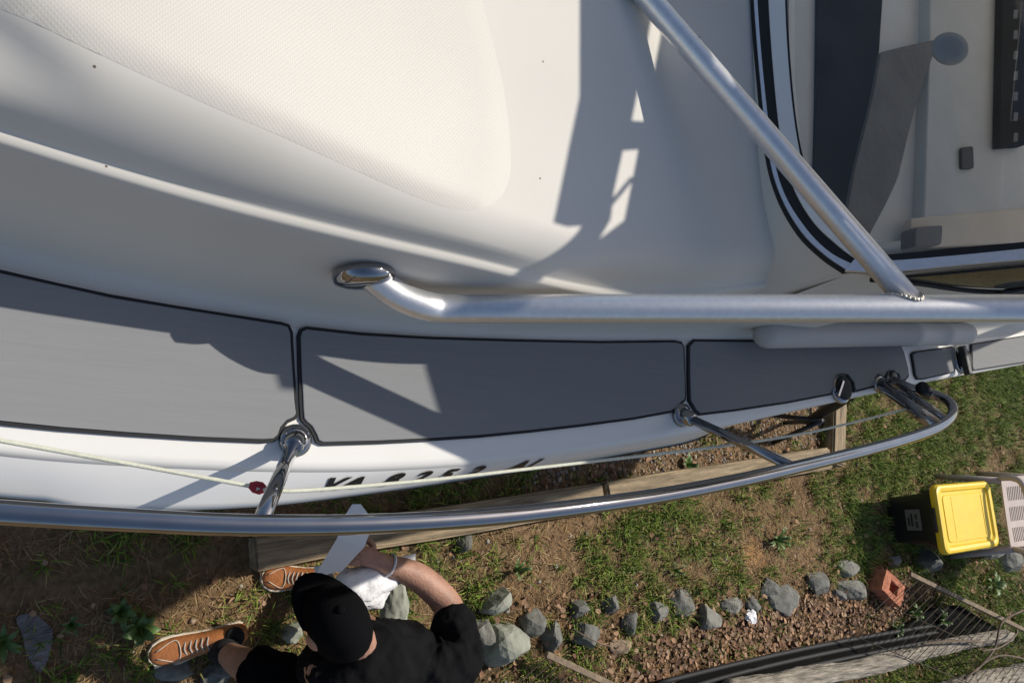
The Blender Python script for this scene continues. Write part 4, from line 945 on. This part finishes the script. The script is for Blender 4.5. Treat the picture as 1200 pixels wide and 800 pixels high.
# right hand: palm and five fingers closed on the cloth
wr = J['wrR'][0]; fd = (wr - J['faR'][0]).normalized(); dn = Vector((0, 0, -1)); sd = fd.cross(dn).normalized()
J['palm'] = (wr + fd*.055 + dn*.008, (.036, .020)); Bn_.append(('wrR', 'palm'))
for i, L in enumerate((.036, .042, .040, .032)):
    b = wr + fd*.085 + sd*(-.030 + .020*i); n = f'f{i}'
    J[n+'a'] = (b, .010); J[n+'b'] = (b + fd*L*.8 + dn*.012, .0095); J[n+'c'] = (b + fd*L*.95 + dn*(.012 + L*.7), .0085); J[n+'d'] = (b + fd*L*.45 + dn*(.018 + L*1.1), .0075)
    Bn_ += [('palm', n+'a'), (n+'a', n+'b'), (n+'b', n+'c'), (n+'c', n+'d')]
tb = wr + fd*.03 - sd*.034
J['t0'] = (tb + dn*.01, .012); J['t1'] = (tb - sd*.018 + fd*.03 + dn*.02, .0105); J['t2'] = (tb - sd*.012 + fd*.055 + dn*.038, .009); Bn_ += [('palm', 't0'), ('t0', 't1'), ('t1', 't2')]
bodyo = skin('body', J, Bn_, M['skin'], man)
def grow(keys, g): return {k: (J[k][0], tuple(np.array(J[k][1]) + g) if isinstance(J[k][1], tuple) else J[k][1] + g) for k in keys}
Sj = grow(['pelvis', 'waist', 'chest', 'upper', 'shR', 'elR', 'shL', 'elL'], .016)
Sj['pelvis'] = (J['pelvis'][0], .175); Sj['waist'] = (J['waist'][0], .165)
Sj['colr'] = (J['upper'][0].lerp(J['neck'][0], 1.3), .088)
Sj['slR'] = (J['shR'][0].lerp(J['elR'][0], .97), .066); Sj['slL'] = (J['shL'][0].lerp(J['elL'][0], .85), .066)
Sj['shR'] = (J['shR'][0] + Vector((0, 0, .005)), .098); Sj['shL'] = (J['shL'][0], .086)
for k in ('elR', 'elL'): Sj.pop(k)
skin('shirt', Sj, [('pelvis', 'waist'), ('waist', 'chest'), ('chest', 'upper'), ('upper', 'colr'), ('upper', 'shR'), ('shR', 'slR'), ('upper', 'shL'), ('shL', 'slL')], M['shirt'], man, sub=4, wr_=.035)
Pj = grow(['pelvis', 'hipL', 'knL', 'hipR', 'knR'], .018)
Pj['endL'] = (J['knL'][0].lerp(J['caL'][0], .55), .078); Pj['endR'] = (J['knR'][0].lerp(J['caR'][0], .55), .078)
skin('shorts', Pj, [('pelvis', 'hipL'), ('hipL', 'knL'), ('knL', 'endL'), ('pelvis', 'hipR'), ('hipR', 'knR'), ('knR', 'endR')], M['shorts'], man, sub=4, wr_=.03)
for s in 'LR':
    a, c = J['an'+s][0], J['ca'+s][0]; d = (c - a).normalized(); tube('sock', [a - Vector((0, 0, .03)), a + d*.02, a + d*.07], [.05, .047, .046], M['sock'], man, 14)
# cap over hair, brim towards the hull, plus ears, nose
hd = J['head'][0]; face = Vector((-.55, .70, -.25)).normalized()
def ellips(name, c, rad, q, mat_, parent, cut=None):
    bm = bmesh.new(); bmesh.ops.create_uvsphere(bm, u_segments=26, v_segments=16, radius=1)
    if cut is not None: bmesh.ops.delete(bm, geom=[v for v in bm.verts if v.co.z < cut], context='VERTS')
    for v in bm.verts: v.co = c + q @ Vector((v.co.x*rad[0], v.co.y*rad[1], v.co.z*rad[2]))
    return from_bm(name, bm, mat_, parent, True)
upv = Vector((-.25, .35, .90)).normalized(); ff_ = (face - upv*face.dot(upv)).normalized(); rt = ff_.cross(upv)
Q = Matrix((rt, ff_, upv)).transposed()
ellips('head_shape', hd - upv*.02 + ff_*.01, (.064, .086, .10), Q, M['skin'], man)
ellips('hair', hd - upv*.02 - ff_*.016, (.077, .096, .108), Q, M['cap'], man, -.9)
capo = ellips('cap', hd + upv*.008, (.078, .097, .088), Q, M['cap'], man, -.05)
bm = bmesh.new(); rows = []
for i in range(13):
    a = R(-75 + 150*i/12); rows.append([bm.verts.new(hd + Q @ Vector((math.sin(a)*.076*s, math.cos(a)*.093 + (.0 if s < 1.01 else .055*max(0, math.cos(a))), .008 - (s-1)*.16 + h))) for s, h in ((1.0, .0), (1.06, .0), (1.06, .006), (1.0, .006))])
for i in range(12):
    for k in range(4): bm.faces.new((rows[i][k], rows[i][(k+1) % 4], rows[i+1][(k+1) % 4], rows[i+1][k]))
from_bm('brim', bm, M['cap'], capo, True); ellips('button', hd + upv*.098, (.011, .011, .006), Q, M['cap'], capo)
for s in (-1, 1): ellips('ear', hd + rt*s*.072 - upv*.03, (.012, .024, .032), Q, M['skin'], man)
ellips('nose', hd + ff_*.094 - upv*.045, (.015, .022, .022), Q, M['skin'], man)
# shoes
def shoe(heel, toe, label=None):
    h, t = Vector(heel), Vector(toe); d = t - h; d.z = 0; L = d.length; f = d.normalized(); s = Vector((-f.y, f.x, 0))
    pr = [(0, .030), (.04, .036), (.15, .036), (.35, .034), (.55, .040), (.72, .048), (.86, .046), (.95, .034), (1.0, .014)]
    outline = [h + f*(u*L) + s*w for u, w in pr] + [h + f*(u*L) - s*w for u, w in pr[::-1]]
    def lay(sc_, z): return [(p + (p - (h + f*(p-h).dot(f)))*(sc_-1)) + Vector((0, 0, z - p.z)) for p in outline]
    sh = bpy.data.objects.new('shoe', None)
    bm = bmesh.new(); rings = [[bm.verts.new(p) for p in lay(k, z)] for k, z in ((1.06, .004), (1.12, .012), (1.10, .030), (1.02, .034))]
    n = len(outline)
    for a in range(3):
        for k in range(n): bm.faces.new((rings[a][k], rings[a][(k+1) % n], rings[a+1][(k+1) % n], rings[a+1][k]))
    bm.faces.new(rings[0][::-1]); bm.faces.new(rings[-1])
    up_ob = bmesh.new(); secs = []
    for u, w, hh in ((0.0, .028, .085), (.05, .034, .098), (.15, .036, .105), (.28, .036, .108), (.38, .036, .098), (.5, .038, .082), (.62, .042, .070), (.76, .045, .060), (.88, .040, .052), (.95, .030, .044), (1.0, .010, .034)):
        c = h + f*(u*L); c.z = 0; sec = []
        for k in range(11):
            a = math.pi*k/10; sec.append(up_ob.verts.new(c + s*(math.cos(a)*w) + Vector((0, 0, .032 + (hh-.032)*math.sin(a)**.6))))
        secs.append(sec)
    for i in range(len(secs)-1):
        for k in range(10): up_ob.faces.new((secs[i][k], secs[i][k+1], secs[i+1][k+1], secs[i+1][k]))
    up_ob.faces.new(secs[0]); up_ob.faces.new(secs[-1][::-1])
    so = from_bm('shoe', up_ob, M['leather'], man, True); from_bm('sole', bm, M['sole'], so)
    for i in range(5):
        u = .42 + .055*i; c = h + f*(u*L); hh = float(np.interp(u, [.38, .5, .62, .76], [.098, .082, .070, .060])) + .003; c.z = 0
        tube('lace', spline([c + s*.022 + Vector((0, 0, hh-.008)), c + f*.008 + Vector((0, 0, hh)), c - s*.022 + Vector((0, 0, hh-.008))], 3), .0028, M['lace'], so, 6)
    wl = spline([c_ for c_ in (h + f*L*.93 + s*.012 + Vector((0, 0, .05)), h + f*L*.74 + s*.036 + Vector((0, 0, .056)), h + f*L*.7 + Vector((0, 0, .068)), h + f*L*.74 - s*.036 + Vector((0, 0, .056)), h + f*L*.93 - s*.012 + Vector((0, 0, .05)))], 5)
    for p in wl: p.z = max(p.z, .04)
    tube('welt_seam', wl, .0018, M['sole'], so, 6); tube('ankle_opening', [h + f*L*.16 + Vector((0, 0, .098)), h + f*L*.16 + Vector((0, 0, .114))], [.036, .033], M['sock'], so, 14)
shoe(at(283, 738, .0), at(172, 768, .0)); shoe(at(382, 676, .0), at(304, 676, .0))
# wristband
tube('wristband', [wr - fd*.035, wr - fd*.03], .035, M['cloth'], man, 16)
# things in the hands
def crumple(name, c, rad, mat_, seed, lab, cat):
    bm = bmesh.new(); bmesh.ops.create_icosphere(bm, subdivisions=4, radius=1)
    for v in bm.verts:
        n = fbm(v.co.x*2.2 + seed, v.co.y*2.2 + v.co.z*1.7, seed); n2 = fbm(v.co.x*5, v.co.y*5 + v.co.z*4, seed + 3); k = .55 + .6*n + .35*n2
        v.co = Vector((v.co.x*rad[0]*k, v.co.y*rad[1]*k, v.co.z*rad[2]*k))
    o = from_bm(name, bm, mat_, None, True); o.location = c; return tag(o, lab, cat)
o = crumple('wiping_cloth', at(424, 688, .86), (.105, .062, .05), M['cloth'], 3, 'white cloth bunched in the hand of the person', 'cloth'); o.rotation_euler.z = .2
def sheet(name, pts, th, mat_, lab, cat, bend=.03, nseg=6):
    Pq = [Vector(p) for p in pts]; n = (Pq[1]-Pq[0]).cross(Pq[2]-Pq[0]).normalized(); bm = bmesh.new()
    f = bm.faces.new([bm.verts.new(p) for p in Pq]); bmesh.ops.triangulate(bm, faces=[f]); bmesh.ops.subdivide_edges(bm, edges=bm.edges[:], cuts=3, use_grid_fill=True)
    ax = (Pq[-1] - Pq[0]).normalized()
    for v in bm.verts:
        t = (v.co - Pq[0]).dot(ax); v.co += n * bend * math.sin(t*9)
    g = bmesh.ops.extrude_face_region(bm, geom=bm.faces[:])
    for v in g['geom']:
        if isinstance(v, bmesh.types.BMVert): v.co += n*th
    return tag(from_bm(name, bm, mat_), lab, cat)
zf = .98
sheet('backing_film', [at(368, 676, .9), at(396, 630, zf), at(405, 604, zf+.03), at(414, 590, zf+.04), at(424, 590, zf+.04), at(433, 602, zf+.03), at(436, 620, zf), at(428, 640, .95), at(402, 668, .9)], .002, M['paper'], 'tall sheet of white film held upright against the hull', 'film', .006)
sheet('film_scrap', [at(368, 664, .84), at(400, 656, .86), at(402, 666, .86), at(370, 678, .84)], .002, M['paper'], 'narrow strip of white film left of the hand', 'film', .003)
sheet('card_scrap', [at(456, 656, .80), at(487, 648, .80), at(487, 666, .79), at(462, 690, .78)], .002, M['paper'], 'small white card showing under the wrist of the person', 'card', .003)
rk = crumple('glove', at(462, 712, .55), (.05, .10, .05), M['stonep'], 9, 'grey rag hanging below the white cloth', 'rag')
